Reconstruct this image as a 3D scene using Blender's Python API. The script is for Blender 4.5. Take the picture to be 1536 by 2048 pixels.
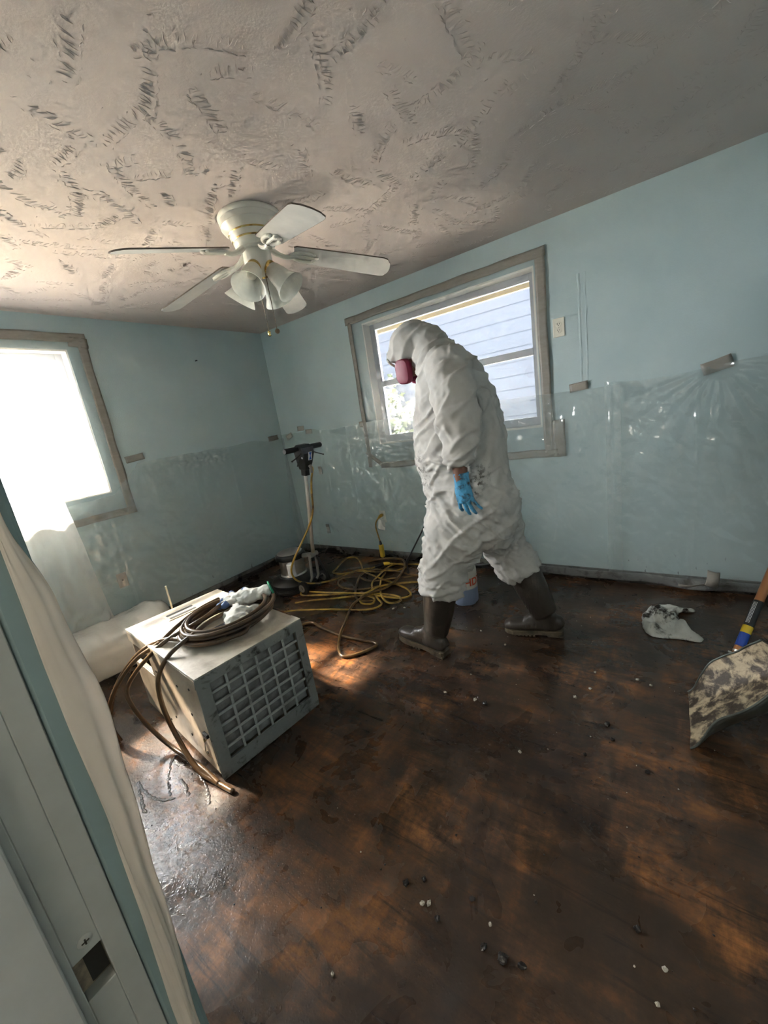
import bpy, bmesh, math, random
import numpy as np
from mathutils import Vector, Matrix, noise
for _o in list(bpy.data.objects): bpy.data.objects.remove(_o)
SC = bpy.context.scene
COL = SC.collection
PI = math.pi
rnd = random.Random(7)
V = Vector

# ------------------------------------------------------------------ camera
cam_d = bpy.data.cameras.new('camera'); cam = bpy.data.objects.new('camera', cam_d); COL.objects.link(cam)
cam_d.sensor_fit = 'VERTICAL'; cam_d.sensor_height = 36.0; cam_d.lens = 795.02 / 2048 * 36.0
cam_d.clip_start = 0.02
_p, _r, _y = 0.233391443, -0.156811403, 0.644964876
_fw = V((-math.sin(_y)*math.cos(_p), math.cos(_y)*math.cos(_p), -math.sin(_p)))
_rt = V((math.cos(_y), math.sin(_y), 0)); _up = _rt.cross(_fw)
_r2 = _rt*math.cos(_r) + _up*math.sin(_r); _u2 = -_rt*math.sin(_r) + _up*math.cos(_r)
_m = Matrix((_r2, _u2, -_fw)).transposed().to_4x4(); _m.translation = V((3.55419, -3.05727, 1.39880))
cam.matrix_world = _m
SC.camera = cam

# ------------------------------------------------------------------ world, sun, exposure
W = bpy.data.worlds.new('sky'); SC.world = W; W.use_nodes = True
wn = W.node_tree.nodes; wn.clear()
wo = wn.new('ShaderNodeOutputWorld'); wb = wn.new('ShaderNodeBackground')
wb.inputs[0].default_value = (0.97, 0.985, 1.0, 1); wb.inputs[1].default_value = 15.0
W.node_tree.links.new(wb.outputs[0], wo.inputs[0])
sun_d = bpy.data.lights.new('sun', 'SUN'); sun = bpy.data.objects.new('sun', sun_d); COL.objects.link(sun)
sun_d.energy = 60.0; sun_d.angle = math.radians(5); sun_d.color = (1.0, 0.85, 0.66)
sun.rotation_euler = V((1.9, 0.34, -1.72)).to_track_quat('-Z', 'Y').to_euler()
sun.location = (-6, -4, 6)
for nm, loc, rot, sx, sy in (('window_portal', (-0.16, -2.36, 1.68), (0, -PI/2, 0), 1.06, 1.12),
                             ('window_portal', (2.06, 0.16, 1.68), (-PI/2, 0, 0), 1.47, 1.06)):
    ld = bpy.data.lights.new(nm, 'AREA'); ld.shape = 'RECTANGLE'; ld.size = sx; ld.size_y = sy
    ld.cycles.is_portal = True
    lo = bpy.data.objects.new(nm, ld); COL.objects.link(lo); lo.location = loc; lo.rotation_euler = rot
vs = SC.view_settings
vs.view_transform = 'Standard'; vs.look = 'None'; vs.gamma = 1.0; vs.use_curve_mapping = False
vs.exposure = 2.34
SC.cycles.use_denoising = True
SC.cycles.max_bounces = 8; SC.cycles.diffuse_bounces = 6; SC.cycles.glossy_bounces = 3; SC.cycles.transmission_bounces = 4; SC.cycles.transparent_max_bounces = 16
SC.cycles.use_adaptive_sampling = True; SC.cycles.adaptive_threshold = 0.12; SC.cycles.adaptive_min_samples = 16
SC.cycles.sample_clamp_indirect = 8.0

# ------------------------------------------------------------------ material helpers
class NT:
    def __init__(s, name):
        s.m = bpy.data.materials.new(name); s.m.use_nodes = True
        s.t = s.m.node_tree; s.t.nodes.clear()
        s.out = s.n('ShaderNodeOutputMaterial')
    def n(s, typ, **kw):
        nd = s.t.nodes.new(typ)
        for k, v in kw.items(): setattr(nd, k, v)
        return nd
    def l(s, a, b): s.t.links.new(a, b)
    def setin(s, nd, key, v):
        if isinstance(v, bpy.types.NodeSocket): s.l(v, nd.inputs[key])
        elif isinstance(v, (tuple, list)):
            nd.inputs[key].default_value = (*v, 1) if (len(v) == 3 and len(nd.inputs[key].default_value) == 4) else v
        else: nd.inputs[key].default_value = v
    def coord(s, scale=(1, 1, 1), rot=(0, 0, 0), loc=(0, 0, 0), kind='Object'):
        tc = s.n('ShaderNodeTexCoord'); mp = s.n('ShaderNodeMapping')
        mp.inputs['Scale'].default_value = scale; mp.inputs['Rotation'].default_value = rot; mp.inputs['Location'].default_value = loc
        s.l(tc.outputs[kind], mp.inputs[0]); return mp.outputs[0]
    def noise(s, vec, scale=5, detail=4, rough=.5, dist=0):
        nd = s.n('ShaderNodeTexNoise'); s.l(vec, nd.inputs['Vector'])
        nd.inputs['Scale'].default_value = scale; nd.inputs['Detail'].default_value = detail
        nd.inputs['Roughness'].default_value = rough; nd.inputs['Distortion'].default_value = dist
        return nd.outputs['Fac']
    def ramp(s, fac, stops):
        nd = s.n('ShaderNodeValToRGB'); s.l(fac, nd.inputs[0]); cr = nd.color_ramp
        while len(cr.elements) > 1: cr.elements.remove(cr.elements[-1])
        cr.elements[0].position = stops[0][0]; cr.elements[0].color = (*stops[0][1], 1) if isinstance(stops[0][1], tuple) else (stops[0][1],)*3+(1,)
        for p, c in stops[1:]:
            e = cr.elements.new(p); e.color = (*c, 1) if isinstance(c, tuple) else (c, c, c, 1)
        return nd.outputs[0]
    def mix(s, fac, a, b, typ='MIX'):
        nd = s.n('ShaderNodeMix', data_type='RGBA', blend_type=typ)
        s.setin(nd, 0, fac); s.setin(nd, 6, a); s.setin(nd, 7, b); return nd.outputs[2]
    def math(s, op, a, b=0.0):
        nd = s.n('ShaderNodeMath', operation=op); s.setin(nd, 0, a); s.setin(nd, 1, b); return nd.outputs[0]
    def bump(s, h, strength=.3, dist=.01, normal=None):
        nd = s.n('ShaderNodeBump'); nd.inputs['Strength'].default_value = strength; nd.inputs['Distance'].default_value = dist
        s.l(h, nd.inputs['Height'])
        if normal is not None: s.l(normal, nd.inputs['Normal'])
        return nd.outputs[0]
    def pbr(s, color, rough=.5, metal=0., spec=.5, normal=None, **kw):
        b = s.n('ShaderNodeBsdfPrincipled')
        s.setin(b, 'Base Color', color); s.setin(b, 'Roughness', rough); s.setin(b, 'Metallic', metal)
        s.setin(b, 'Specular IOR Level', spec)
        if normal is not None: s.l(normal, b.inputs['Normal'])
        for k, v in kw.items(): s.setin(b, k, v)
        s.l(b.outputs[0], s.out.inputs[0]); return b
    def sep(s, vec):
        nd = s.n('ShaderNodeSeparateXYZ'); s.l(vec, nd.inputs[0]); return nd.outputs
    def blob(s, vec, c, r):
        """1 inside a soft ball of radius r round c, 0 outside"""
        d = s.n('ShaderNodeVectorMath', operation='DISTANCE'); s.l(vec, d.inputs[0]); d.inputs[1].default_value = c
        mr = s.n('ShaderNodeMapRange'); s.l(d.outputs['Value'], mr.inputs[0])
        mr.inputs[1].default_value = r; mr.inputs[2].default_value = r*.2; return mr.outputs[0]

MATS = {}
def simple(name, color, rough=.5, metal=0., spec=.5, var=.12, vscale=12, bump=0., bscale=80, **kw):
    t = NT(name); c = t.coord()
    n1 = t.noise(c, vscale, 4, .6)
    dark = tuple(x*(1-var*1.6) for x in color); lite = tuple(min(1, x*(1+var)) for x in color)
    col = t.ramp(n1, [(.3, dark), (.7, lite)])
    nm = t.bump(t.noise(c, bscale, 3), bump, .004) if bump else None
    t.pbr(col, rough, metal, spec, nm, **kw)
    MATS[name] = t.m; return t.m

def dirty(name, color, dirt, lo=.45, hi=.6, scale=9, rough=.6, metal=0., bump=.2, detail=8, stretch=(1, 1, 1), drough=None):
    t = NT(name); c = t.coord(scale=stretch)
    f = t.ramp(t.noise(c, scale, detail, .65, .4), [(lo, 0.), (hi, 1.)])
    f2 = t.noise(c, scale*5, 5, .6)
    col = t.mix(f, t.mix(f2, tuple(x*.82 for x in color), tuple(min(1, x*1.12) for x in color)), dirt)
    rg = t.math('MULTIPLY_ADD', f, (drough if drough is not None else rough) - rough); t.t.nodes[-1].inputs[2].default_value = rough
    t.pbr(col, rg, metal, .5, t.bump(f2, bump, .004))
    MATS[name] = t.m; return t.m

def plastic(name, haze=.3, tint=(.92, .95, .95), trans=.5, rough=.16, fscale=1.0):
    t = NT(name); c = t.coord()
    nb = t.bump(t.noise(c, 34, 2, .6), .25, .01)
    tr = t.n('ShaderNodeBsdfTransparent'); tr.inputs[0].default_value = (.97, .98, .98, 1)
    df = t.n('ShaderNodeBsdfDiffuse'); df.inputs[0].default_value = (*tint, 1)
    tl = t.n('ShaderNodeBsdfTranslucent'); tl.inputs[0].default_value = (*tint, 1)
    gl = t.n('ShaderNodeBsdfGlossy'); gl.inputs['Roughness'].default_value = rough
    t.l(nb, gl.inputs['Normal'])
    m1 = t.n('ShaderNodeMixShader'); m1.inputs[0].default_value = trans; t.l(df.outputs[0], m1.inputs[1]); t.l(tl.outputs[0], m1.inputs[2])
    m2 = t.n('ShaderNodeMixShader'); m2.inputs[0].default_value = haze; t.l(tr.outputs[0], m2.inputs[1]); t.l(m1.outputs[0], m2.inputs[2])
    fr = t.n('ShaderNodeLayerWeight'); fr.inputs[0].default_value = .5; t.l(nb, fr.inputs['Normal'])
    ff = t.math('MULTIPLY_ADD', t.math('POWER', fr.outputs['Facing'], 5.0), .9*fscale); t.t.nodes[-1].inputs[2].default_value = .05*fscale
    m3 = t.n('ShaderNodeMixShader'); t.l(ff, m3.inputs[0]); t.l(m2.outputs[0], m3.inputs[1]); t.l(gl.outputs[0], m3.inputs[2])
    t.l(m3.outputs[0], t.out.inputs[0]); MATS[name] = t.m; return t.m

# ------------------------------------------------------------------ mesh helpers
def link(o, parent=None):
    COL.objects.link(o)
    if parent is not None: o.parent = parent
    return o
def rootloc(p):
    l = V((0, 0, 0))
    while p is not None: l = l + p.location; p = p.parent
    return l
def tag(o, label=None, cat=None, group=None, kind=None):
    if label: o['label'] = label
    if cat: o['category'] = cat
    if group: o['group'] = group
    if kind: o['kind'] = kind
    return o
def thing(name, loc, label, cat, group=None):
    o = bpy.data.objects.new(name, None); o.location = loc; o.empty_display_size = .1; link(o)
    return tag(o, label, cat, group)
class MB:
    """collects geometry in world coordinates; build() links it as one object under its parent"""
    def __init__(s): s.v = []; s.f = []
    def add(s, vs, fs):
        k = len(s.v); s.v += [tuple(x) for x in vs]; s.f += [tuple(i+k for i in f) for f in fs]; return s
    def box(s, lo, hi, rz=0, piv=None):
        x0, y0, z0 = lo; x1, y1, z1 = hi
        vs = [V(q) for q in ((x0,y0,z0),(x1,y0,z0),(x1,y1,z0),(x0,y1,z0),(x0,y0,z1),(x1,y0,z1),(x1,y1,z1),(x0,y1,z1))]
        if rz:
            pv = V(piv) if piv else V(((x0+x1)/2, (y0+y1)/2, 0)); R = Matrix.Rotation(rz, 3, 'Z')
            vs = [R @ (q-pv) + pv for q in vs]
        return s.add(vs, [(0,3,2,1),(4,5,6,7),(0,1,5,4),(1,2,6,5),(2,3,7,6),(3,0,4,7)])
    def frame(s, o, u, v, n, lo, hi):
        """box in a local frame: origin o, axes u v n"""
        o, u, v, n = V(o), V(u), V(v), V(n); vs = []
        for c in ((lo[0],lo[1],lo[2]),(hi[0],lo[1],lo[2]),(hi[0],hi[1],lo[2]),(lo[0],hi[1],lo[2]),(lo[0],lo[1],hi[2]),(hi[0],lo[1],hi[2]),(hi[0],hi[1],hi[2]),(lo[0],hi[1],hi[2])):
            vs.append(o+u*c[0]+v*c[1]+n*c[2])
        return s.add(vs, [(0,3,2,1),(4,5,6,7),(0,1,5,4),(1,2,6,5),(2,3,7,6),(3,0,4,7)])
    def tube(s, pts, r, n=8, cap=True):
        pts = [V(q) for q in pts]; k = len(pts); rs = r if isinstance(r, (list, tuple)) else [r]*k
        vs, fs = [], []; up = None
        for i, q in enumerate(pts):
            t = (pts[min(i+1, k-1)] - pts[max(i-1, 0)])
            t = t.normalized() if t.length > 1e-9 else V((0, 0, 1))
            if up is None:
                up = t.orthogonal().normalized()
            up = (up - t*up.dot(t))
            up = up.normalized() if up.length > 1e-6 else t.orthogonal().normalized()
            w = t.cross(up)
            for j in range(n):
                a = 2*PI*j/n; vs.append(q + (up*math.cos(a) + w*math.sin(a))*rs[i])
        for i in range(k-1):
            for j in range(n):
                a, b = i*n+j, i*n+(j+1) % n; fs.append((a, b, b+n, a+n))
        if cap: fs += [tuple(range(n-1, -1, -1)), tuple(range((k-1)*n, k*n))]
        return s.add(vs, fs)
    def lathe(s, prof, c=(0, 0, 0), n=32, axis=(0, 0, 1), sup=2.0, asp=1.0, cap=True):
        """prof: list of (radius, height)"""
        c = V(c); ax = V(axis).normalized(); u = ax.orthogonal().normalized() if abs(ax.z) < .999 else V((1, 0, 0)); w = ax.cross(u)
        vs, fs = [], []
        for r, h in prof:
            for j in range(n):
                a = 2*PI*j/n; ca, sa = math.cos(a), math.sin(a)
                k = (abs(ca)**sup + abs(sa)**sup)**(-1/sup)
                vs.append(c + u*(r*k*ca) + w*(r*asp*k*sa) + ax*h)
        m = len(prof)
        for i in range(m-1):
            for j in range(n):
                a, b = i*n+j, i*n+(j+1) % n; fs.append((a, b, b+n, a+n))
        if cap:
            if prof[0][0] > 1e-5: fs.append(tuple(range(n-1, -1, -1)))
            if prof[-1][0] > 1e-5: fs.append(tuple(range((m-1)*n, m*n)))
        return s.add(vs, fs)
    def loft(s, rings, lat=(0, 1, 0), n=24, sup=2.0):
        """rings: (centre, half fore-aft, half lateral)"""
        lat = V(lat); k = len(rings); vs, fs = [], []
        for i, (c, a, b) in enumerate(rings):
            t = V(rings[min(i+1, k-1)][0]) - V(rings[max(i-1, 0)][0]); t.normalize()
            l = (lat - t*lat.dot(t)).normalized(); f = l.cross(t)
            for j in range(n):
                g = 2*PI*j/n; ca, sa = math.cos(g), math.sin(g); q = (abs(ca)**sup + abs(sa)**sup)**(-1/sup)
                vs.append(V(c) + f*(a*q*ca) + l*(b*q*sa))
        for i in range(k-1):
            for j in range(n):
                a, b = i*n+j, i*n+(j+1) % n; fs.append((a, b, b+n, a+n))
        fs += [tuple(range(n-1, -1, -1)), tuple(range((k-1)*n, k*n))]
        return s.add(vs, fs)
    def ball(s, c, r, nu=16, nv=10, rot=None):
        c = V(c); r = r if isinstance(r, (tuple, list)) else (r, r, r); vs, fs = [], []
        for i in range(nv+1):
            th = PI*i/nv
            for j in range(nu):
                ph = 2*PI*j/nu; q = V((r[0]*math.sin(th)*math.cos(ph), r[1]*math.sin(th)*math.sin(ph), r[2]*math.cos(th)))
                if rot is not None: q = rot @ q
                vs.append(c+q)
        for i in range(nv):
            for j in range(nu):
                a, b = i*nu+j, i*nu+(j+1) % nu; fs.append((a, a+nu, b+nu, b))
        return s.add(vs, fs)
    def mesh(s, name, off=V((0, 0, 0)), smooth=True, clean=True, recalc=True):
        me = bpy.data.meshes.new(name)
        me.from_pydata([(x-off.x, y-off.y, z-off.z) for x, y, z in s.v], [], s.f)
        bm = bmesh.new(); bm.from_mesh(me)
        if clean: bmesh.ops.remove_doubles(bm, verts=bm.verts, dist=1e-6)
        if recalc: bmesh.ops.recalc_face_normals(bm, faces=bm.faces)
        for f in bm.faces: f.smooth = bool(smooth)
        if smooth and smooth != 'all':
            for e in bm.edges:
                if len(e.link_faces) == 2 and e.calc_face_angle(0) > .6: e.smooth = False
        bm.to_mesh(me); bm.free(); return me
    def build(s, name, mat, parent=None, smooth=True, bevel=0, kind=None, recalc=True, seg=2):
        off = rootloc(parent); me = s.mesh(name, off, smooth, recalc=recalc)
        o = bpy.data.objects.new(name, me); me.materials.append(MATS[mat] if isinstance(mat, str) else mat); link(o, parent)
        if bevel:
            b = o.modifiers.new('bevel', 'BEVEL'); b.width = bevel; b.segments = seg; b.limit_method = 'ANGLE'; b.angle_limit = .7
        if kind: o['kind'] = kind
        return o
def cr(pts, n=8, closed=False):
    """Catmull-Rom through pts"""
    P = [V(q) for q in pts]; k = len(P); out = []
    for i in range(k if closed else k-1):
        p0, p1, p2, p3 = (P[(i-1) % k], P[i], P[(i+1) % k], P[(i+2) % k]) if closed else (P[max(i-1, 0)], P[i], P[i+1], P[min(i+2, k-1)])
        for j in range(n):
            t = j/n
            out.append(.5*((2*p1)+(p2-p0)*t+(2*p0-5*p1+4*p2-p3)*t*t+(3*p1-p0-3*p2+p3)*t*t*t))
    out.append(P[0] if closed else P[-1]); return out
def remesh(mb, size, smooth_it=4):
    me = mb.mesh('tmp', clean=True); o = bpy.data.objects.new('tmp', me); COL.objects.link(o)
    r = o.modifiers.new('r', 'REMESH'); r.mode = 'VOXEL'; r.voxel_size = size
    sm = o.modifiers.new('s', 'SMOOTH'); sm.factor = .5; sm.iterations = smooth_it
    dg = bpy.context.evaluated_depsgraph_get(); out = bpy.data.meshes.new_from_object(o.evaluated_get(dg))
    bpy.data.objects.remove(o); return out
def mesh_obj(name, me, mat, parent=None, smooth=True):
    off = rootloc(parent); o = bpy.data.objects.new(name, me)
    if off.length: me.transform(Matrix.Translation(-off))
    me.materials.clear(); me.materials.append(MATS[mat] if isinstance(mat, str) else mat)
    for p in me.polygons: p.use_smooth = smooth
    link(o, parent); return o
def fb(x, y, z=0., o=3):
    return noise.fractal(V((x, y, z)), 1.0, 2.0, o)
def grid(name, fn, nu, nv, mat, parent=None, thick=0., kind=None):
    """surface fn(u, v) for u, v in 0..1"""
    vs = [fn(i/nu, j/nv) for j in range(nv+1) for i in range(nu+1)]
    fs = [(j*(nu+1)+i, j*(nu+1)+i+1, (j+1)*(nu+1)+i+1, (j+1)*(nu+1)+i) for j in range(nv) for i in range(nu)]
    m = MB(); m.add(vs, fs); o = m.build(name, mat, parent, smooth='all', kind=kind, recalc=False)
    if thick:
        sd = o.modifiers.new('solid', 'SOLIDIFY'); sd.thickness = thick; sd.offset = 0
    return o
# ------------------------------------------------------------------ materials
def wall_mat():
    t = NT('wall_paint'); c = t.coord()
    n = t.noise(c, 2.2, 3, .6); base = t.ramp(n, [(.3, (.44, .545, .56)), (.7, (.50, .595, .605))])
    x, y, z = t.sep(c)
    # black adhesive splashes that sit low on the wall
    sp = t.ramp(t.noise(t.coord(scale=(1, 1, .45)), 34, 3, .6), [(.66, 0.), (.69, 1.)])
    low = t.n('ShaderNodeMapRange'); t.l(z, low.inputs[0]); low.inputs[1].default_value = .30; low.inputs[2].default_value = .05
    col = t.mix(t.math('MULTIPLY', sp, low.outputs[0]), base, (.03, .024, .02))
    h = t.noise(c, 120, 2, .55)
    t.pbr(col, .55, 0, .35, t.bump(h, .2, .004)); MATS['wall_paint'] = t.m
wall_mat()
def ceil_mat():
    t = NT('ceiling_paint'); c = t.coord()
    col = t.ramp(t.noise(c, 1.6, 3, .6), [(.3, (.525, .460, .430)), (.7, (.585, .515, .480))])
    t.pbr(col, .8, 0, .2, t.bump(t.noise(c, 75, 3, .6), .18, .005)); MATS['ceiling_paint'] = t.m
ceil_mat()
def floor_mat():
    t = NT('tarred_floor'); c = t.coord()
    big = t.noise(c, 1.5, 5, .62, .8)
    st = t.noise(t.coord(scale=(1.6, 6.5, 1), rot=(0, 0, .5)), 2.6, 6, .7, .6)
    st2 = t.noise(t.coord(scale=(7, 1.8, 1), rot=(0, 0, -.35)), 2.2, 6, .72, .5)
    fine = t.noise(c, 46, 4, .7)
    s1 = t.math('ADD', t.math('MULTIPLY', st, .5), t.math('MULTIPLY', st2, .3))
    s = t.math('ADD', t.math('ADD', s1, t.math('MULTIPLY', fine, .2)), t.math('MULTIPLY', t.math('SUBTRACT', big, .5), .8))
    wood = t.ramp(s, [(.34, (.017, .011, .009)), (.44, (.036, .019, .012)), (.52, (.085, .044, .025)), (.60, (.21, .088, .034)), (.71, (.44, .17, .05))])
    tar_sun_mask = t.ramp(t.math('SUBTRACT', t.noise(c, 1.15, 5, .6, 1.2), t.math('MULTIPLY', t.blob(c, (1.75, -1.75, 0), 1.15), .16)), [(.36, 0.), (.56, 1.)])  # tar thinned round the box to paint in the orange of the sunlit patch
    col = t.mix(t.math('MULTIPLY', tar_sun_mask, .82), wood, (.034, .022, .014))
    # tracks left in the wet adhesive and fine dark drag lines
    ln = t.ramp(t.noise(t.coord(scale=(.9, 13, 1), rot=(0, 0, .55)), 3.2, 3, .5, .2), [(.60, 0.), (.66, .55), (.72, 0.)])
    col = t.mix(ln, col, (.010, .007, .006))
    rg = t.ramp(t.noise(c, 3.3, 4, .65, .5), [(.30, .13), (.52, .30), (.72, .52)])
    bub = t.n('ShaderNodeTexVoronoi'); t.l(c, bub.inputs['Vector']); bub.inputs['Scale'].default_value = 95
    hb = t.ramp(bub.outputs['Distance'], [(0., 1.), (.35, 0.)])
    h = t.math('ADD', t.math('MULTIPLY', fine, .6), t.math('MULTIPLY', hb, .35))
    nb = t.bump(h, .24, .005, t.bump(t.noise(c, 9, 3, .6), .22, .012))
    t.pbr(col, rg, 0, .5, nb); MATS['tarred_floor'] = t.m
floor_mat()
simple('white_trim', (.30, .30, .285), .45, var=.06)
simple('blue_trim', (.15, .20, .20), .5, var=.06)
dirty('black_base', (.045, .037, .032), (.010, .008, .007), .4, .6, 7, .35, drough=.2)
dirty('grey_tape', (.31, .285, .25), (.24, .22, .19), .45, .7, 6, .42, stretch=(1, 1, 3))
dirty('base_tape', (.15, .15, .145), (.035, .03, .026), .50, .66, 10, .4, stretch=(1, 1, 1))
plastic('clear_plastic', .24, (.80, .86, .84), .45, .13, 2.0)
plastic('window_plastic', .085, (.95, .96, .97), .75, .16, 1.6)
plastic('milky_plastic', .62, (.93, .91, .88), .72, .22)
plastic('jamb_plastic', .95, (.95, .82, .71), .62, .25)
simple('window_frame', (.42, .44, .48), .5, var=.06)
simple('reveal_white', (.86, .84, .78), .5, var=.05)
simple('hall_paint', (.45, .46, .44), .7)
simple('soffit', (.10, .082, .05), .6, var=.06)
simple('lawn', (.30, .26, .19), .9, var=.3, vscale=4)
simple('concrete', (.78, .72, .62), .9, var=.08)
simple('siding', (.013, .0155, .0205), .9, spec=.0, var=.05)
simple('shingle', (.16, .15, .15), .8, var=.2, vscale=30)
simple('leaf', (.018, .028, .009), .6, var=.3)
simple('bark', (.12, .08, .05), .9, var=.3)
simple('rusty_wood', (.20, .15, .10), .8, var=.4, vscale=60, bump=.5)
simple('dark_hole', (.02, .017, .013), .9)
simple('putty_white', (.27, .27, .25), .5, var=.08)
t = NT('pane_glass'); _tr = t.n('ShaderNodeBsdfTransparent'); _gl = t.n('ShaderNodeBsdfGlossy'); _gl.inputs['Roughness'].default_value = .02
_fr = t.n('ShaderNodeFresnel'); _mx = t.n('ShaderNodeMixShader'); t.l(_fr.outputs[0], _mx.inputs[0]); t.l(_tr.outputs[0], _mx.inputs[1]); t.l(_gl.outputs[0], _mx.inputs[2]); t.l(_mx.outputs[0], t.out.inputs[0])
MATS['pane_glass'] = t.m

def struct(o, label=None):
    o['kind'] = 'structure'
    if label: o['label'] = label
    return o
# ------------------------------------------------------------------ room shell
RX, RY, H = 4.35, -2.985, 2.44
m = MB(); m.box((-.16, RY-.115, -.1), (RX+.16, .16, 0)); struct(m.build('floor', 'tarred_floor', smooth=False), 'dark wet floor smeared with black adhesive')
m = MB(); m.box((-.16, RY-.115, H), (RX+.16, .16, H+.12)); ceiling = struct(m.build('ceiling', 'ceiling_paint', smooth=False), 'off white ceiling with stomped plaster texture')
def wall_with_hole(name, mat, axis, a0, a1, t0, t1, hole, label):
    m = MB(); h0, h1, z0, z1 = hole
    for (p0, p1, q0, q1) in ((a0, h0, 0, H), (h1, a1, 0, H), (h0, h1, 0, z0), (h0, h1, z1, H)):
        if p1-p0 < 1e-4 or q1-q0 < 1e-4: continue
        if axis == 'x': m.box((p0, t0, q0), (p1, t1, q1))
        else: m.box((t0, p0, q0), (t1, p1, q1))
    return struct(m.build(name, mat, smooth=False), label)
WB = (1.33, 2.795, 1.15, 2.21); WL = (-2.92, -1.795, 1.15, 2.21)
wall_with_hole('wall_back', 'wall_paint', 'x', -.16, RX+.16, 0, .16, WB, 'light blue wall behind the worker')
wall_with_hole('wall_left', 'wall_paint', 'y', RY-.115, 0, -.16, 0, WL, 'light blue wall left of the room corner')
wall_with_hole('wall_front', 'wall_paint', 'x', 0, RX, RY-.115, RY, (3.085, 3.93, 0, 2.06), 'light blue wall with the doorway')
m = MB(); m.box((RX, RY-.115, 0), (RX+.16, 0, H)); struct(m.build('wall_right', 'wall_paint', smooth=False), 'light blue side wall')
# hallway behind the doorway
m = MB(); hy0, hy1 = RY-.115-1.3, RY-.115
m.box((2.4, hy0-.1, 0), (4.6, hy0, H)); m.box((2.3, hy0-.1, 0), (2.4, hy1, H)); m.box((4.6, hy0-.1, 0), (4.7, hy1, H))
struct(m.build('wall_hall', 'hall_paint', smooth=False), 'grey hallway walls')
m = MB(); m.box((2.3, hy0-.1, -.1), (4.7, hy1, 0)); struct(m.build('floor_hall', 'rusty_wood', smooth=False), 'brown hallway floor')
m = MB(); m.box((2.3, hy0-.1, H), (4.7, hy1, H+.1)); struct(m.build('ceiling_hall', 'hall_paint', smooth=False), 'plain hallway ceiling')
# baseboards blackened by adhesive
def base(name, pts, label):
    m = MB(); 
    for (lo, hi) in pts: m.box(lo, hi)
    return struct(m.build(name, 'black_base', smooth=False, bevel=.003), label)
base('baseboard_back', [((.012, -.014, 0), (RX, 0, .085)), ((.012, -.024, 0), (RX, -.014, .018))], 'blackened baseboard along the back wall')
base('baseboard_left', [((0, RY, 0), (.014, 0, .085)), ((.014, RY, 0), (.024, -.024, .018))], 'blackened baseboard along the left wall')
base('baseboard_right', [((RX-.014, RY, 0), (RX, 0, .085))], 'blackened baseboard along the right wall')
# raised stomp-brush strokes of the ceiling plaster
def ceiling_texture():
    m = MB(); r = random.Random(21)
    def stroke(x, y, a, L):
        n = 4; w = r.uniform(.0013, .0025); hgt = r.uniform(.0015, .0030); k = r.uniform(-.5, .5); P = []
        for i in range(n+1):
            t = i/n - .5; aa = a + k*t
            P.append((x + L*t*math.cos(aa) + r.uniform(-.0012, .0012), y + L*t*math.sin(aa) + r.uniform(-.0012, .0012)))
        vs, fs = [], []
        for i, (px, py) in enumerate(P):
            e = math.sin(PI*(i+.35)/(n+.7)); dx, dy = -math.sin(a)*w*e, math.cos(a)*w*e
            vs += [(px+dx, py+dy, H+.0004), (px, py, H-hgt*e), (px-dx, py-dy, H+.0004)]
        for i in range(n): fs += [(3*i, 3*i+1, 3*i+4, 3*i+3), (3*i+1, 3*i+2, 3*i+5, 3*i+4)]
        m.add(vs, fs)
    placed = []
    tries = 0
    while len(placed) < 340 and tries < 9000:
        tries += 1
        x, y = r.uniform(.05, RX-.05), r.uniform(RY+.05, -.05)
        if any((x-a)**2+(y-b)**2 < .155**2 for a, b in placed): continue
        placed.append((x, y)); a = r.choice((.3, .9, -.5, 2.2, 1.4)) + r.uniform(-.5, .5); L = r.uniform(.12, .34); cv = r.uniform(-1.6, 1.6)
        n = int(L/.0125); wob = r.uniform(.7, 1.2); spine = []
        px, py, aa = x-L/2*math.cos(a), y-L/2*math.sin(a), a
        for i in range(n):
            aa += cv*L/n*1.6; px += L/n*math.cos(aa); py += L/n*math.sin(aa)
            if not (0.03 < px < RX-.03 and RY+.03 < py < -.03): continue
            if r.random() < .13: continue
            e = .4+.6*math.sin(PI*(i+.5)/n)
            stroke(px+r.uniform(-.006, .006), py+r.uniform(-.006, .006), aa+PI/2+r.uniform(-.3, .3)+.35*wob, r.uniform(.026, .056)*e)
            spine.append((px+.028*math.cos(aa+PI/2), py+.028*math.sin(aa+PI/2), aa))
            if r.random() < .25: stroke(px+r.uniform(-.03, .03), py+r.uniform(-.03, .03), aa+r.uniform(-.6, .6), r.uniform(.012, .025))
        for (sx, sy, sa) in spine:
            if r.random() < .6: stroke(sx+r.uniform(-.004, .004), sy+r.uniform(-.004, .004), sa+r.uniform(-.4, .4), r.uniform(.012, .024))
    for i in range(300):
        stroke(r.uniform(.05, RX-.05), r.uniform(RY+.05, -.05), r.uniform(0, PI), r.uniform(.006, .016))
    o = m.build('plaster_strokes', 'ceiling_paint', ceiling, smooth='all', recalc=False); o['kind'] = 'stuff'
ceiling_texture()

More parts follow.
